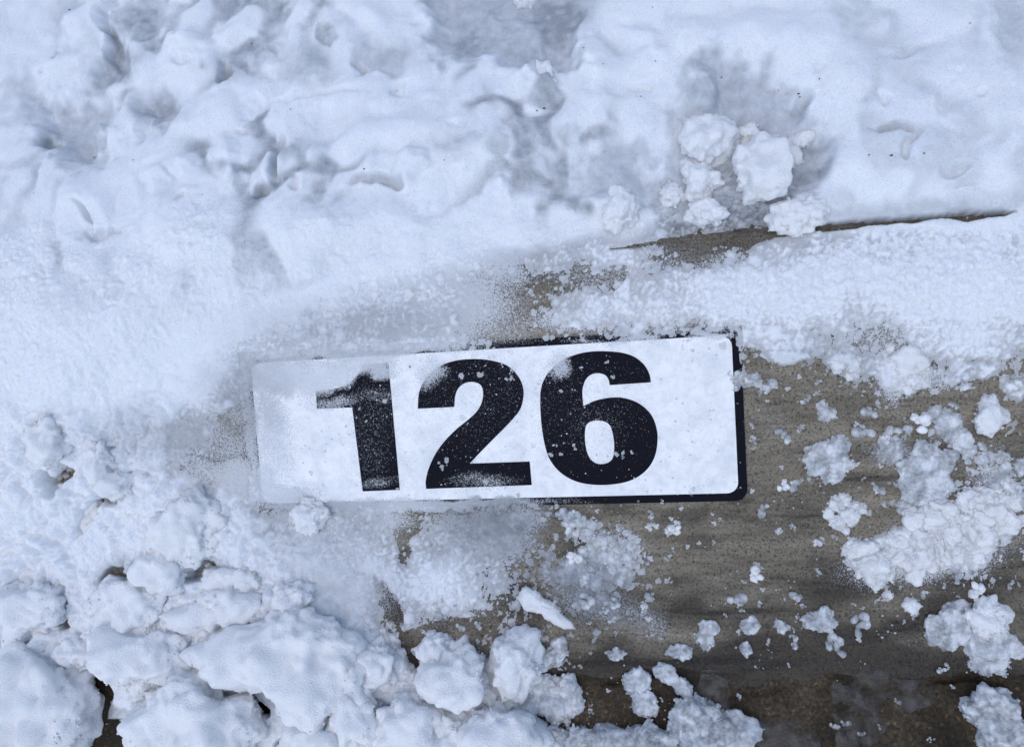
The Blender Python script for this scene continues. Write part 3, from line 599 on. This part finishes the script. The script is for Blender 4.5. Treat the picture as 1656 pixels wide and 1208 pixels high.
# continuous thin slush where coverage is high
Zs = np.clip(0.006 * (C - 0.78 + 0.40 * np.abs(fbm2(X * 130, S * 130, 4, 110, 0.6)) - 0.08), -0.004, 0.0035) + 0.0028 * (np.abs(fbm2(X * 95, S * 95, 4, 111, 0.62)) - 0.25) * sstep(0.9, 1.2, C) * sstep(900, 1100, px0)
Zf = np.where(F > 0.03, 0.0004 + 0.0012 * F * (0.5 + 0.5 * perlin2(X * 300, S * 300, 120)) * (F > 0.4), -0.004)
on_plq = sdo > 0
Zf = np.where(on_plq & (Zf > 0), np.where(sdp > -4, 0.0013, 0.0009) + 0.3 * Zf, Zf); Zb = np.where(on_plq & (Zb > -0.002), Zb * 0.55 + 0.0012, Zb); Zs = np.where(on_plq, -0.004, Zs)
Zc = np.maximum(Zb, Zs)
Z = np.maximum(Zc, Zf)
gran = np.clip(Z, 0.0, None) * (0.25 + 0.75 * rough)
Z = np.where(H > 0, H + gran * (1 - (0.8 - 0.45 * lowz) * sstep(0.004, 0.012, H)), np.maximum(Z, H))
base_lv = np.where(on_plq, np.where(sdp > -4, 0.0012, 0.0007), 0.0002)
th = np.maximum(Zc, H) - base_lv                 # thickness of real snow above the surface
thin = 0.62 * sstep(0.0036, 0.0, th) * np.where(on_plq, 0.95, 1.0)
frosty = (Zf > np.maximum(Zc, H)) & (Zf > 0)
thin = np.where(frosty, 0.30, np.clip(thin, 0, .8) * (1 - 0.75 * np.clip(F, 0, 1)))
cov = np.where(frosty, F, np.maximum(sstep(-0.0002, 0.0006, th) * 1.6, F))
Zr, cr, br = Z.ravel(), cov.ravel(), base_lv.ravel()
Fz = grid_faces(shape[1], shape[0])
Fz = Fz[(Zr[Fz] > br[Fz] - 0.0006).any(1)]
used = np.zeros(len(Zr), bool); used[Fz.ravel()] = True
idx = np.cumsum(used) - 1
Vs = surf(X.ravel(), S.ravel(), Zr)
snow = mesh_obj('snow_cover', Vs[used], idx[Fz], MSNOW, None, True, {'wet': np.clip(WET, 0, 1).ravel()[used], 'thin': thin.ravel()[used], 'cov': cr[used]})
tag(snow, 'wet white snow and grey slush lying over the curb and ground', 'snow', None, 'stuff')
HT = Z
def snow_height(x, s):
    i = int(np.clip(np.searchsorted(gx_, x), 1, len(gx_) - 2)); j = int(np.clip(np.searchsorted(gs_, s), 1, len(gs_) - 2))
    return float(max(0.0, np.median(HT[max(j - 4, 0):j + 5, max(i - 4, 0):i + 5])))

# ------------------------------------------------------------------ snow lumps
def ico(sub):
    bm = bmesh.new(); bmesh.ops.create_icosphere(bm, subdivisions=sub, radius=1)
    V = np.array([v.co[:] for v in bm.verts]); F_ = np.array([[v.index for v in f.verts] for f in bm.faces]); bm.free(); return V, F_
ICO = {k: ico(k) for k in (2, 3, 4, 5, 6)}
GV, GF = ico(1)
def frame(x, s, h):
    y, z, a = prof(s)
    P = surf(np.array(x), np.array(s), h)
    return P, np.stack([[1, 0, 0], [0, math.cos(a), math.sin(a)], [0, -math.sin(a), math.cos(a)]], 1)
def lump_shape(radii, rot, height, seed, sub, crumb, squash=0.45, grains=True, flat=False):
    """radii: half sizes (rx, ry) in metres or a list of radii by angle; returns verts in local frame, base near z=0"""
    V, F_ = ICO[sub]; V = V.copy(); rs = np.random.RandomState(int(seed * 10) + 1)
    ang = np.arctan2(V[:, 1], V[:, 0]) - rot
    if len(radii) == 2:
        r = 1 / np.sqrt((np.cos(ang) / radii[0]) ** 2 + (np.sin(ang) / radii[1]) ** 2)
    else:
        n = len(radii); u = (ang / (2 * math.pi) * n) % n; i0 = u.astype(int); f = u - i0; f = f * f * (3 - 2 * f)
        rr = np.array(radii); r = rr[i0 % n] * (1 - f) + rr[(i0 + 1) % n] * f
    rm = float(np.mean(r)); hd = np.hypot(V[:, 0], V[:, 1])
    sm = float(np.clip((0.012 - rm) / 0.008, 0, 1))          # small crumbs are the least round
    # broken, angular clod: random cutting planes with softened edges
    pn = rs.normal(size=(16, 3)); pn /= np.linalg.norm(pn, axis=1)[:, None]; pd = rs.uniform(0.62, 1.05, 16)
    sup = (np.maximum(V @ pn.T, 0) / pd) ** 9
    sup = np.clip(sup.sum(1) ** (-1 / 9), 0.6, 1.25)
    kf = 0.4 if flat else 0.42
    cutf = (1 - kf) + kf * sup * 1.12
    hs = hd ** (0.5 if flat else 0.7)
    dirn = V[:, :2] / np.maximum(hd, 1e-6)[:, None]
    up = np.sign(V[:, 2]) * np.abs(V[:, 2]) ** (0.6 if flat else 0.9) * height * np.where(V[:, 2] < 0, squash, 1)
    P = np.stack([dirn[:, 0] * hs * r, dirn[:, 1] * hs * r, up], 1) * cutf[:, None]
    off = np.array([seed * 1.37, seed * 0.71, seed * 2.3])
    N = V * np.array([1 / rm, 1 / rm, 1 / max(height, 1e-4)]); N /= np.linalg.norm(N, axis=1)[:, None]
    k = min(1.0, height / 0.006); lo = min(rm, height * 1.5)
    side = np.clip(1.2 - np.abs(N[:, 2]) * 0.75, 0.38, 1)
    d = lo * (0.20 * perlin3(P / rm * 1.5 + off, 1) + 0.15 * perlin3(P / rm * 3.4 + off, 2) + 0.06 * perlin3(P / rm * 7 + off, 4) + 0.03)
    hor = np.zeros(len(P))                                     # ragged flanks: pushes mostly outwards
    for L, a in ((0.013, .20), (0.0065, .26), (0.0034, .30), (0.0018, .26)):
        if L < rm * 1.3: hor = hor + a * L * perlin3(P / L + off, int(L * 1e4)) * crumb ** 0.7
    P = P + N * (d * 1.0 + k * hor * side)[:, None]
    if flat: P[:, :2] += dirn * (rm * (0.13 * perlin3(P / rm * 2.2 + off, 31) + 0.09 * perlin3(P / rm * 5 + off, 32) + 0.05 * perlin3(P / rm * 11 + off, 33)) * np.minimum(1, hd * 1.5))[:, None]
    P[:, :2] += dirn * (hor * side * (1.7 if flat else 0.8) * np.minimum(1, hd * 1.5))[:, None]
    if grains and crumb > 0.1:
        # loose grains frozen to the flanks and round the foot
        n = int(2 * math.pi * rm / (0.00062 if rm > .008 else .0012) * min(1.2, crumb) * (1.0 if height > 0.008 else .7))
        cand = np.where((np.abs(N[:, 2]) < 0.75) & (P[:, 2] > -0.25 * height))[0]
        if len(cand) and n > 3:
            pick = rs.choice(cand, n); c = P[pick] + rs.normal(0, 0.0003, (n, 3))
            gr = 0.0004 + 0.0011 * rs.rand(n) ** 2
            gv = GV[None] * gr[:, None, None] * (0.6 + 0.8 * rs.rand(n, 12, 1)) + c[:, None]
            gf = (GF[None] + 12 * np.arange(n)[:, None, None]).reshape(-1, 3) + len(P)
            P = np.concatenate([P, gv.reshape(-1, 3)]); F_ = np.concatenate([F_, gf])
    return P, F_
NL = [0]
def lump(cx, cy, rx, ry, rot, hmm, label, cat='snow lump', m=None, crumb=1.0, group=None, radii=None, name='snow_lump', sub=None, lift=None, squash=.45):
    NL[0] += 1
    x, s = place(cx, cy, 0.4 * hmm / 1000)
    base = 0.45 * snow_height(x, s) if lift is None else lift
    flat = m is MICE
    if flat: hmm *= 0.6
    else: hmm *= 1.0
    x, s = place(cx, cy, base + 0.4 * hmm / 1000)
    P, R = frame(x, s, base)
    sz = max(rx, ry)
    if sub is None: sub = 6 if sz > 110 else 5 if sz > 26 else 4 if sz > 12 else 3
    gs = (0.98 if flat else 1.12) * MPP
    rr = (rx * gs, ry * gs) if radii is None else [q * gs for q in radii]
    V, F_ = lump_shape(rr, -math.radians(rot), hmm / 1000, NL[0] * 3.3, sub, crumb, squash, True, flat)
    o = mesh_obj(name, V, F_, m or MLUMP)
    o.matrix_world = Matrix([[*R[0], P[0]], [*R[1], P[1]], [*R[2], P[2]], [0, 0, 0, 1]])
    tag(o, label, cat, group); return o
# in and round the grey slush pool behind the curb
lump(1138, 222, 44, 32, 0, 20, 'rounded white snow lump at upper left of the grey slush pool', crumb=.5)
lump(1232, 272, 46, 46, 0, 24, 'large white wedge of snow in the middle of the grey slush pool', radii=[44, 46, 44, 46, 50, 46, 46, 42, 42, 40, 44, 52, 46, 42, 44, 46], crumb=.5)
lump(1210, 216, 14, 14, 0, 10, 'small snow nub between the two biggest lumps in the slush pool')
lump(1297, 227, 23, 11, -8, 10, 'small knobbly snow piece at the right rim of the slush pool')
lump(1283, 250, 11, 11, 0, 9, 'tiny snow ball touching the knobbly piece, right of the wedge')
lump(1130, 292, 24, 30, -20, 14, 'angular snow lump below the rounded lump in the slush pool')
lump(1141, 342, 30, 18, 35, 12, 'slanting snow sliver just above the curb edge, left of the slush')
lump(1086, 313, 17, 15, 0, 10, 'small snow nub at the left rim of the slush pool')
lump(1297, 342, 38, 22, -4, 14, 'smooth snow hump on the curb edge right of the slush pool', crumb=.5)
lump(998, 335, 24, 32, 15, 14, 'upright snow tuft left of the slush pool', crumb=.9)
lump(880, 132, 32, 26, 0, 20, 'pointed snow peak below the grey hollow at the top', crumb=.15, radii=[28, 24, 26, 28, 34, 30, 26, 28])
lump(850, 4, 20, 12, 0, 14, 'snow block at the top edge in the grey hollow', crumb=.4)
# lower left heap
lump(48, 1132, 92, 104, 0, 44, 'biggest snow boulder in the lower left corner', crumb=1.15, radii=[92, 84, 84, 88, 84, 100, 100, 100, 100, 100, 104, 104, 100, 96, 90, 92])
lump(40, 985, 62, 48, 0, 26, 'crumbly snow lump resting above the corner boulder at the left edge', crumb=1.1)
lump(120, 1056, 30, 27, 0, 18, 'small round snow ball right of the corner boulder', crumb=.6)
lump(205, 985, 66, 46, 10, 28, 'snow lump at the upper left of the heap, behind the ridge', crumb=.9)
lump(222, 1060, 80, 52, -8, 32, 'broad snow boulder right of the small round ball', crumb=1.15)
lump(352, 990, 82, 30, -8, 26, 'long snow ridge lying behind the large pale slab', crumb=.7)
lump(470, 968, 34, 26, 10, 20, 'snow ball on the upper end of the large pale slab', crumb=.6)
lump(462, 1066, 122, 66, 6, 40, 'largest pale snow slab in the middle of the heap', crumb=1.15, radii=[118, 100, 80, 72, 74, 84, 100, 112, 130, 104, 74, 66, 84, 92, 100, 112])
lump(305, 1172, 116, 58, 4, 40, 'wide snow boulder at the bottom edge beside the dark gap', crumb=1.15, radii=[118, 104, 70, 60, 60, 64, 90, 108, 112, 104, 80, 64, 60, 70, 90, 110])
lump(290, 862, 58, 48, -20, 24, 'jagged snow lump left of the plaque corner', crumb=1.1)
lump(262, 925, 44, 36, 0, 20, 'snow lump beside the grey hole, under the jagged lump', crumb=1.0)
lump(378, 940, 46, 22, 5, 14, 'flat snow lump above the long ridge', crumb=1.2)
lump(160, 745, 21, 46, -12, 22, 'narrow snow finger pointing up on the left', crumb=.7)
lump(188, 786, 26, 22, 0, 16, 'snow knob at the foot of the narrow finger', crumb=.8)
lump(72, 715, 36, 46, 10, 22, 'snow mound left of the narrow finger', crumb=1.0)
lump(499, 840, 21, 29, 0, 13, 'snow piece hanging at the lower left corner of the plaque', crumb=1.2)
lump(734, 1098, 52, 48, 10, 30, 'rounded snow lump left of the bright egg-shaped one', crumb=.7)
lump(702, 1050, 27, 20, 0, 16, 'small snow lump above the rounded one', crumb=.9)
lump(832, 1074, 38, 46, -8, 30, 'bright egg-shaped snow lump below the plaque', crumb=.6, radii=[38, 40, 42, 42, 40, 36, 36, 36, 38, 38, 42, 52, 52, 40, 36, 36])
lump(880, 985, 40, 11, 30, 6, 'slanting white snow bar above the egg-shaped lump', crumb=1.1)
lump(805, 1186, 66, 40, 0, 32, 'snow lump cut by the bottom edge near the wet street', crumb=.8)
lump(560, 1155, 40, 50, 10, 28, 'tall snow lump below the large pale slab', crumb=.9)
lump(655, 1180, 58, 44, 0, 28, 'snow lump at the bottom edge left of centre', crumb=.9)
lump(590, 1075, 40, 44, 0, 18, 'snow lump leaning on the right end of the pale slab', crumb=1.0)
lump(510, 1200, 50, 36, 0, 24, 'low snow lump at the bottom beside the wide boulder', crumb=1.0)
lump(735, 1205, 40, 30, 0, 24, 'lesser snow lump between two at the bottom edge', crumb=.9)
# lower edge and right side
lump(930, 1200, 56, 22, -4, 18, 'flat snow lump at the bottom edge beside the wet street', 'snow lump', MICE, 1.1)
lump(1030, 1198, 66, 24, -4, 18, 'middle slushy lump of the row along the bottom edge', 'snow lump', MICE, 1.1)
lump(1150, 1180, 60, 32, -10, 20, 'right end slushy lump of the row along the bottom edge', 'snow lump', MICE, 1.0, radii=[60, 56, 40, 36, 40, 56, 64, 60, 60, 50, 36, 32, 34, 40, 50, 58])
lump(1608, 1166, 36, 50, -10, 20, 'tall slushy block in the lower right corner', 'slush block', MICE, 1.0, radii=[34, 36, 40, 46, 44, 38, 36, 38, 44, 60, 66, 60])
lump(1342, 744, 32, 36, 0, 7, 'ragged slush flake right of the lower right plaque corner', 'slush flake', MICE, 1.3)
lump(1496, 768, 36, 46, 8, 6, 'broad grey slush flake on the right side of the curb', 'slush flake', MICE, 1.2)
lump(1326, 1003, 28, 15, 2, 7, 'white oval slush flake on the lower curb face', 'slush flake', MICE, .9)
lump(1143, 1020, 17, 26, 4, 8, 'squarish white slush flake below the plaque', 'slush flake', MICE, .9)
lump(1597, 676, 16, 24, 0, 9, 'knobbly snow ball near the right edge', 'snow lump', None, 1.2)
lump(1590, 1000, 28, 20, 10, 12, 'white crest of the grey slush piece at the right edge', 'snow lump', None, 1.0)
lump(1535, 1018, 34, 30, 20, 6, 'grey slush piece under a white crest on the right', 'slush piece', MICE, .8)
lump(1610, 1045, 40, 20, 8, 6, 'long grey slush piece running off the right edge', 'slush piece', MICE, .8)
lump(1600, 1070, 26, 22, 0, 3, 'darkest wet slush patch at the right edge', 'slush piece', MICE, .8)
lump(996, 1057, 15, 10, 5, 5, 'small flat ice flake beside the dark wet street', 'ice flake', MICE, .6)
lump(1100, 1054, 21, 11, 5, 5, 'lens-shaped ice flake below the squarish flake', 'ice flake', MICE, .6)
lump(1028, 1100, 21, 18, 20, 5, 'upper disc of the two joined ice discs over the dark street', 'ice flake', MICE, .6)
lump(1042, 1136, 20, 22, 0, 5, 'lower disc of the two joined ice discs over the dark street', 'ice flake', MICE, .6)
lump(1075, 1090, 22, 12, 30, 5, 'crooked ice flake right of the joined ice discs', 'ice flake', MICE, .8)
lump(1105, 1110, 15, 13, 40, 5, 'ice flake at the tip of the crooked one', 'ice flake', MICE, .6)
lump(1210, 1012, 13, 13, 0, 4, 'round clear ice flake on the lower curb face', 'ice flake', MICE, .5)
lump(1262, 1012, 11, 10, 0, 4, 'small triangular ice flake left of the white oval one', 'ice flake', MICE, .5)
lump(1206, 1050, 7, 12, -15, 4, 'thin upright ice splinter below the round clear flake', 'ice flake', MICE, .5)
lump(1287, 965, 10, 6, 25, 4, 'slim pale ice splinter in the middle of the curb face', 'ice flake', MICE, .5)
lump(900, 1052, 15, 24, 30, 8, 'slanting ice block right of the egg-shaped lump', 'ice block', MICE, .7)
lump(868, 1130, 34, 26, -20, 6, 'grey slush cluster under the egg-shaped lump', 'ice block', MICE, 1.1)
lump(908, 1135, 30, 28, 0, 4, 'darkest translucent ice cluster near the street', 'ice block', MICE, 1.0)
lump(1475, 983, 11, 10, 0, 6, 'small white crumb left of the slush at the right', 'snow crumb', None, 1.0)

def cluster(P, n, r0, r1, label, m=None, cat='snow clump', h=0.7):
    """crumbs frozen together: one thing, an irregular heap inside the outline P"""
    NL[0] += 1; rs = np.random.RandomState(NL[0] + 500)
    q = np.array(P, float); lo, hi = q.min(0), q.max(0); c = q.mean(0)
    x0, s0 = place(*c); Pc, R = frame(x0, s0, 0.0); V, F_ = [], []; cnt = 0; tries = 0
    while cnt < n and tries < n * 30:
        tries += 1; p = lo + (hi - lo) * rs.rand(2)
        sd_ = float(poly_sd(np.array([p[0]]), np.array([p[1]]), P)[0])
        if sd_ < 0: continue
        r = (r0 + (r1 - r0) * rs.rand() ** 1.6) * (1.5 if cnt < n // 8 else 1) * MPP; r = min(r, (sd_ + r0) * MPP)
        x, s = place(p[0], p[1]); hh = r * h * rs.uniform(.6, 1.1)
        v, f = lump_shape((r, r * rs.uniform(.65, 1)), rs.uniform(0, 3), hh, NL[0] * 3 + cnt * .37, 4 if r > 14 * MPP else 3, 1.0, .5, True)
        W_ = surf(np.array(x), np.array(s), 0.0); v = v + (W_ - Pc) @ R
        F_.append(f + sum(len(z) for z in V)); V.append(v); cnt += 1
    o = mesh_obj('snow_clump', np.concatenate(V), np.concatenate(F_), m or MLUMP)
    o.matrix_world = Matrix([[*R[0], Pc[0]], [*R[1], Pc[1]], [*R[2], Pc[2]], [0, 0, 0, 1]])
    tag(o, label, cat)
cluster([(1364, 905), (1375, 878), (1400, 868), (1440, 866), (1500, 858), (1560, 850), (1612, 850), (1608, 880), (1560, 905), (1500, 925), (1440, 940), (1400, 930)], 75, 8, 26, 'long white crumbly snow clump on the right side of the curb')
cluster([(1335, 812), (1365, 802), (1395, 818), (1392, 850), (1365, 860), (1338, 848)], 22, 6, 15, 'round crumbly snow clump left of the long white clump')
cluster([(1462, 820), (1500, 808), (1560, 790), (1640, 800), (1656, 850), (1600, 860), (1520, 850), (1465, 848)], 45, 8, 22, 'crumbly snow spread just above the long white clump')
cluster([(1490, 655), (1530, 665), (1565, 690), (1572, 730), (1555, 745), (1540, 715), (1510, 690)], 20, 6, 13, 'broken line of slush crumbs above the broad grey flake', MICE, h=.5)
cluster([(1425, 695), (1475, 690), (1465, 712), (1448, 740), (1424, 738)], 14, 6, 12, 'small slush cluster left of the broad grey flake', MICE, h=.5)
cluster([(1575, 745), (1640, 720), (1670, 780), (1640, 800), (1600, 790)], 22, 7, 16, 'wet slush cluster at the right edge of the curb', MICE, h=.5)
cluster([(1180, 600), (1200, 595), (1240, 612), (1262, 620), (1245, 632), (1205, 625), (1186, 632)], 18, 4, 10, 'tail of crumbs clinging to the right border of the plaque', MICE, h=.6)
cluster([(1322, 648), (1340, 655), (1350, 675), (1332, 680)], 9, 5, 9, 'small crumb cluster near the top right corner of the plaque', MICE, h=.6)
cluster([(1345, 575), (1385, 575), (1400, 600), (1370, 612), (1345, 600)], 12, 6, 12, 'snow crumbs below the snowy curb top, right of the plaque', h=.6)
cluster([(1440, 560), (1490, 560), (1500, 610), (1470, 632), (1438, 615)], 26, 8, 18, 'snow tongue hanging down from the snowy curb top', h=.5)
cluster([(925, 840), (985, 845), (1040, 870), (1035, 900), (990, 930), (960, 960), (920, 930), (935, 880)], 50, 5, 12, 'loose wet slush right of the thin slush sheet', MICE, h=.5)
cluster([(870, 1100), (930, 1095), (940, 1150), (900, 1170), (850, 1150)], 26, 8, 18, 'heap of grey ice grains right of the egg-shaped lump', MICE, 'ice heap', .4)
cluster([(60, 780), (120, 790), (170, 820), (160, 900), (100, 940), (20, 920), (0, 850)], 60, 10, 26, 'loose crumbly snow among the lumps of the left heap')
cluster([(200, 820), (250, 800), (340, 850), (350, 900), (300, 930), (220, 900)], 40, 9, 22, 'crumbly snow strewn below the plaque on the left')
cluster([(330, 920), (430, 925), (440, 960), (340, 965)], 28, 8, 18, 'row of snow crumbs above the long ridge')
cluster([(600, 1040), (660, 1090), (690, 1150), (620, 1170), (580, 1110)], 36, 8, 20, 'crumbly snow between the pale slab and the rounded lump')
cluster([(770, 1110), (830, 1130), (850, 1170), (760, 1160)], 24, 8, 18, 'crumbly snow under the bright egg-shaped lump')

cluster([(250, 1085), (330, 1075), (380, 1110), (420, 1120), (350, 1125), (280, 1110)], 26, 8, 18, 'crumbs filling the gap between the pale slab and the wide boulder')
cluster([(100, 1020), (150, 1010), (165, 1080), (140, 1110), (105, 1090)], 18, 8, 18, 'crumbs filling the gap right of the corner boulder')
cluster([(560, 1000), (640, 1010), (650, 1060), (590, 1050)], 24, 7, 16, 'wet crumbs beside the right end of the pale slab', MICE)
cluster([(480, 1130), (530, 1120), (540, 1180), (470, 1180)], 20, 8, 18, 'crumbs below the pale slab near the bottom edge')

# small loose crumbs, one object each, sharing a few meshes
CRUMB = []
for k in range(8):
    V, F_ = [], []
    for q in range(5 + k % 3):
        a = random.uniform(0, 6.28); d = 0 if q == 0 else random.uniform(0.0012, 0.0034); rr = random.uniform(0.0009, 0.0021)
        v, f = lump_shape((rr, rr * random.uniform(.6, 1)), random.uniform(0, 3), rr * 0.7, 40 + k * 9.7 + q, 2, 0.35, .6, False)
        F_.append(f + sum(len(z) for z in V)); V.append(v + np.array([d * math.cos(a), d * math.sin(a) * .7, 0]))
    V = np.concatenate(V); F_ = np.concatenate(F_)
    o = mesh_obj('snow_crumb', V, F_, MLUMP if k % 4 == 1 else MICE); CRUMB.append(o.data); bpy.data.objects.remove(o)
regions = [((1210, 1640, 600, 800), 46, 'small loose snow crumb on the bare concrete right of the plaque', 'crumbs right of the plaque'),
           ((1050, 1420, 820, 1050), 44, 'small loose ice crumb on the curb face below the plaque', 'crumbs below the plaque'),
           ((1400, 1650, 930, 1010), 16, 'small loose ice crumb under the long white snow clump', 'crumbs at the right'),
           ((900, 1090, 820, 1010), 40, 'small wet slush crumb right of the thin slush sheet', 'crumbs beside the slush sheet'),
           ((940, 1600, 1070, 1200), 22, 'tiny ice crumb on the dark wet street', 'crumbs on the street'),
           ((640, 860, 960, 1060), 26, 'tiny snow crumb in the bare patch above the egg-shaped lump', 'crumbs in the bare patch')]
for (x0, x1, y0, y1), n, lab, grp in regions:
    for i in range(n):
        cx, cy = random.uniform(x0, x1), random.uniform(y0, y1)
        x, s = place(cx, cy); h = snow_height(x, s)
        if h > 0.004: continue
        P, R = frame(x, s, max(h, 0.0) - (0.0026 if s < S_JOINT - .004 else 0))
        o = bpy.data.objects.new('snow_crumb', random.choice(CRUMB)); sc.collection.objects.link(o)
        k = min(2.2, 0.5 * random.paretovariate(2.2)); a = random.uniform(0, 6.28)
        o.matrix_world = Matrix([[*R[0], P[0]], [*R[1], P[1]], [*R[2], P[2]], [0, 0, 0, 1]]) @ Matrix.Rotation(a, 4, 'Z') @ Matrix.Scale(k, 4)
        tag(o, lab, 'snow crumb', grp)
# the bright salt-like grains under the plaque's corner
for cx, cy in [(1071, 811), (1102, 822), (1095, 845), (1085, 838), (1050, 853), (1060, 850), (1130, 878), (1112, 884)]:
    x, s = place(cx, cy); P, R = frame(x, s, 0.0)
    o = bpy.data.objects.new('snow_crumb', CRUMB[1]); sc.collection.objects.link(o)
    o.matrix_world = Matrix([[*R[0], P[0]], [*R[1], P[1]], [*R[2], P[2]], [0, 0, 0, 1]]) @ Matrix.Rotation(cx, 4, 'Z') @ Matrix.Scale(random.uniform(.6, 1.1), 4)
    tag(o, 'bright white grain just below the bottom right edge of the plaque', 'snow crumb', 'bright grains below the plaque')

# fine grains strewn over paint and concrete: nobody could count them
def strew(name, label, n, dens, r0, r1, m, lift):
    bv, bf = GV, GF
    x = rng.uniform(-0.47, 0.47, n * 6); s = rng.uniform(-0.26, 0.2, n * 6)
    pxx, pyy = survey(x, s); d = dens(pxx, pyy, x, s); k = rng.rand(len(x)) < d
    x, s, pxx, pyy = x[k][:n], s[k][:n], pxx[k][:n], pyy[k][:n]
    r = r0 + (r1 - r0) * rng.rand(len(x)) ** 3
    hh = np.where(poly_sd(pxx, pyy, [(402, 584), (1190, 537), (1200, 803), (424, 822)]) > 0, 0.0011, 0.0001) + np.where(s < S_JOINT, -0.0028, 0)
    V = bv[None] * (r[:, None, None] * (0.6 + 0.8 * rng.rand(len(x), 12, 1))) * np.array([1, 1, .6])
    P = surf(x, s, hh)
    ca, sa = np.cos(np.radians(20)), np.sin(np.radians(20))
    V2 = np.stack([V[..., 0], V[..., 1] * ca - V[..., 2] * sa, V[..., 1] * sa + V[..., 2] * ca], -1) + P[:, None]
    Fq = (bf[None] + 12 * np.arange(len(x))[:, None, None]).reshape(-1, 3)
    o = mesh_obj(name, V2.reshape(-1, 3), Fq, m); tag(o, label, 'snow grains', None, 'stuff')
strew('snow_speckle', 'fine frozen snow speckles scattered over the black digits and border', 4200,
      lambda px, py, x, s: (poly_sd(px, py, [(402, 584), (1190, 537), (1205, 803), (424, 822)]) > 0) * np.clip(0.25 + 0.6 * fbm2(x * 45, s * 45, 3, 300), 0.03, 1), 0.0002, 0.00085, MLUMP, 0)
strew('snow_grains', 'fine loose snow grains scattered over the bare concrete', 4000,
      lambda px, py, x, s: (poly_sd(px, py, [(402, 584), (1190, 537), (1205, 803), (424, 822)]) < 0) * np.clip(0.12 + 0.5 * fbm2(x * 25, s * 25, 3, 310) - 0.5 * ((px > 1250) & (py > 1090)), 0.015, 1), 0.0002, 0.0011, MICE, 0)

# specks of dirt caught in the snow
gp = [(395, 390), (663, 593), (665, 796), (868, 178), (945, 84), (395, 205), (718, 258), (355, 128), (1258, 148), (1292, 165), (1290, 155), (92, 95), (470, 178), (1325, 128), (1568, 40), (590, 275), (880, 175), (975, 105), (640, 145), (745, 190)]
V_, F_ = [], []
for a, b in gp + [(random.uniform(0, 1640), random.uniform(0, 330)) for _ in range(14)]:
    x, s = place(a, b, 0.02); h = snow_height(x, s); x, s = place(a, b, h); h = snow_height(x, s)
    P, R = frame(x, s, h + 0.0006); r = random.uniform(0.0003, 0.0007)
    v = GV * r * (0.5 + rng.rand(12, 1)) * np.array([random.uniform(.7, 2.2), 1, .6]); F_.append(GF + 12 * len(V_)); V_.append(v @ R.T + P)
tag(mesh_obj('grit', np.concatenate(V_), np.concatenate(F_), MSOIL), 'dark specks of grit caught in the upper snow', 'grit', None, 'stuff')

# thin films of grey slush lying on the wet street
def film(P, label):
    q = np.array([place(a, b) for a, b in P]); lo, hi = q.min(0) - 0.006, q.max(0) + 0.006
    ax, as_ = np.arange(lo[0], hi[0], 0.0016), np.arange(lo[1], hi[1], 0.0016)
    A, B = np.meshgrid(ax, as_)
    sd_ = poly_sd(A, B, [tuple(v) for v in q]) + 0.009 * fbm2(A * 45, B * 45, 5, 402)
    h = np.clip(sd_ * 0.25, -0.001, 0.0012) + 0.0006 * fbm2(A * 90, B * 90, 3, 404)
    V = surf(A.ravel(), B.ravel(), 0.0); V[:, 2] += np.where(B.ravel() > S_JOINT, -0.0012, -0.0026) + h.ravel()
    Fq = grid_faces(len(ax), len(as_)); Fq = Fq[(sd_.ravel()[Fq] > -0.0012).all(1)]
    us = np.unique(Fq); mp = np.zeros(len(V), int); mp[us] = np.arange(len(us))
    o = mesh_obj('slush_film', V[us], mp[Fq], MFILM); tag(o, label, 'slush film')
film([(1345, 1100), (1420, 1085), (1500, 1095), (1520, 1130), (1480, 1145), (1435, 1150), (1425, 1190), (1430, 1235), (1345, 1240), (1340, 1180), (1360, 1140)], 'large grey film of slush on the wet street, lower right')
film([(1130, 1085), (1185, 1085), (1180, 1130), (1175, 1160), (1145, 1150), (1125, 1120)], 'small grey film of slush on the wet street right of the ice discs')
film([(1210, 1175), (1285, 1165), (1330, 1180), (1330, 1240), (1215, 1240)], 'grey film of slush at the bottom edge beside the slushy row')
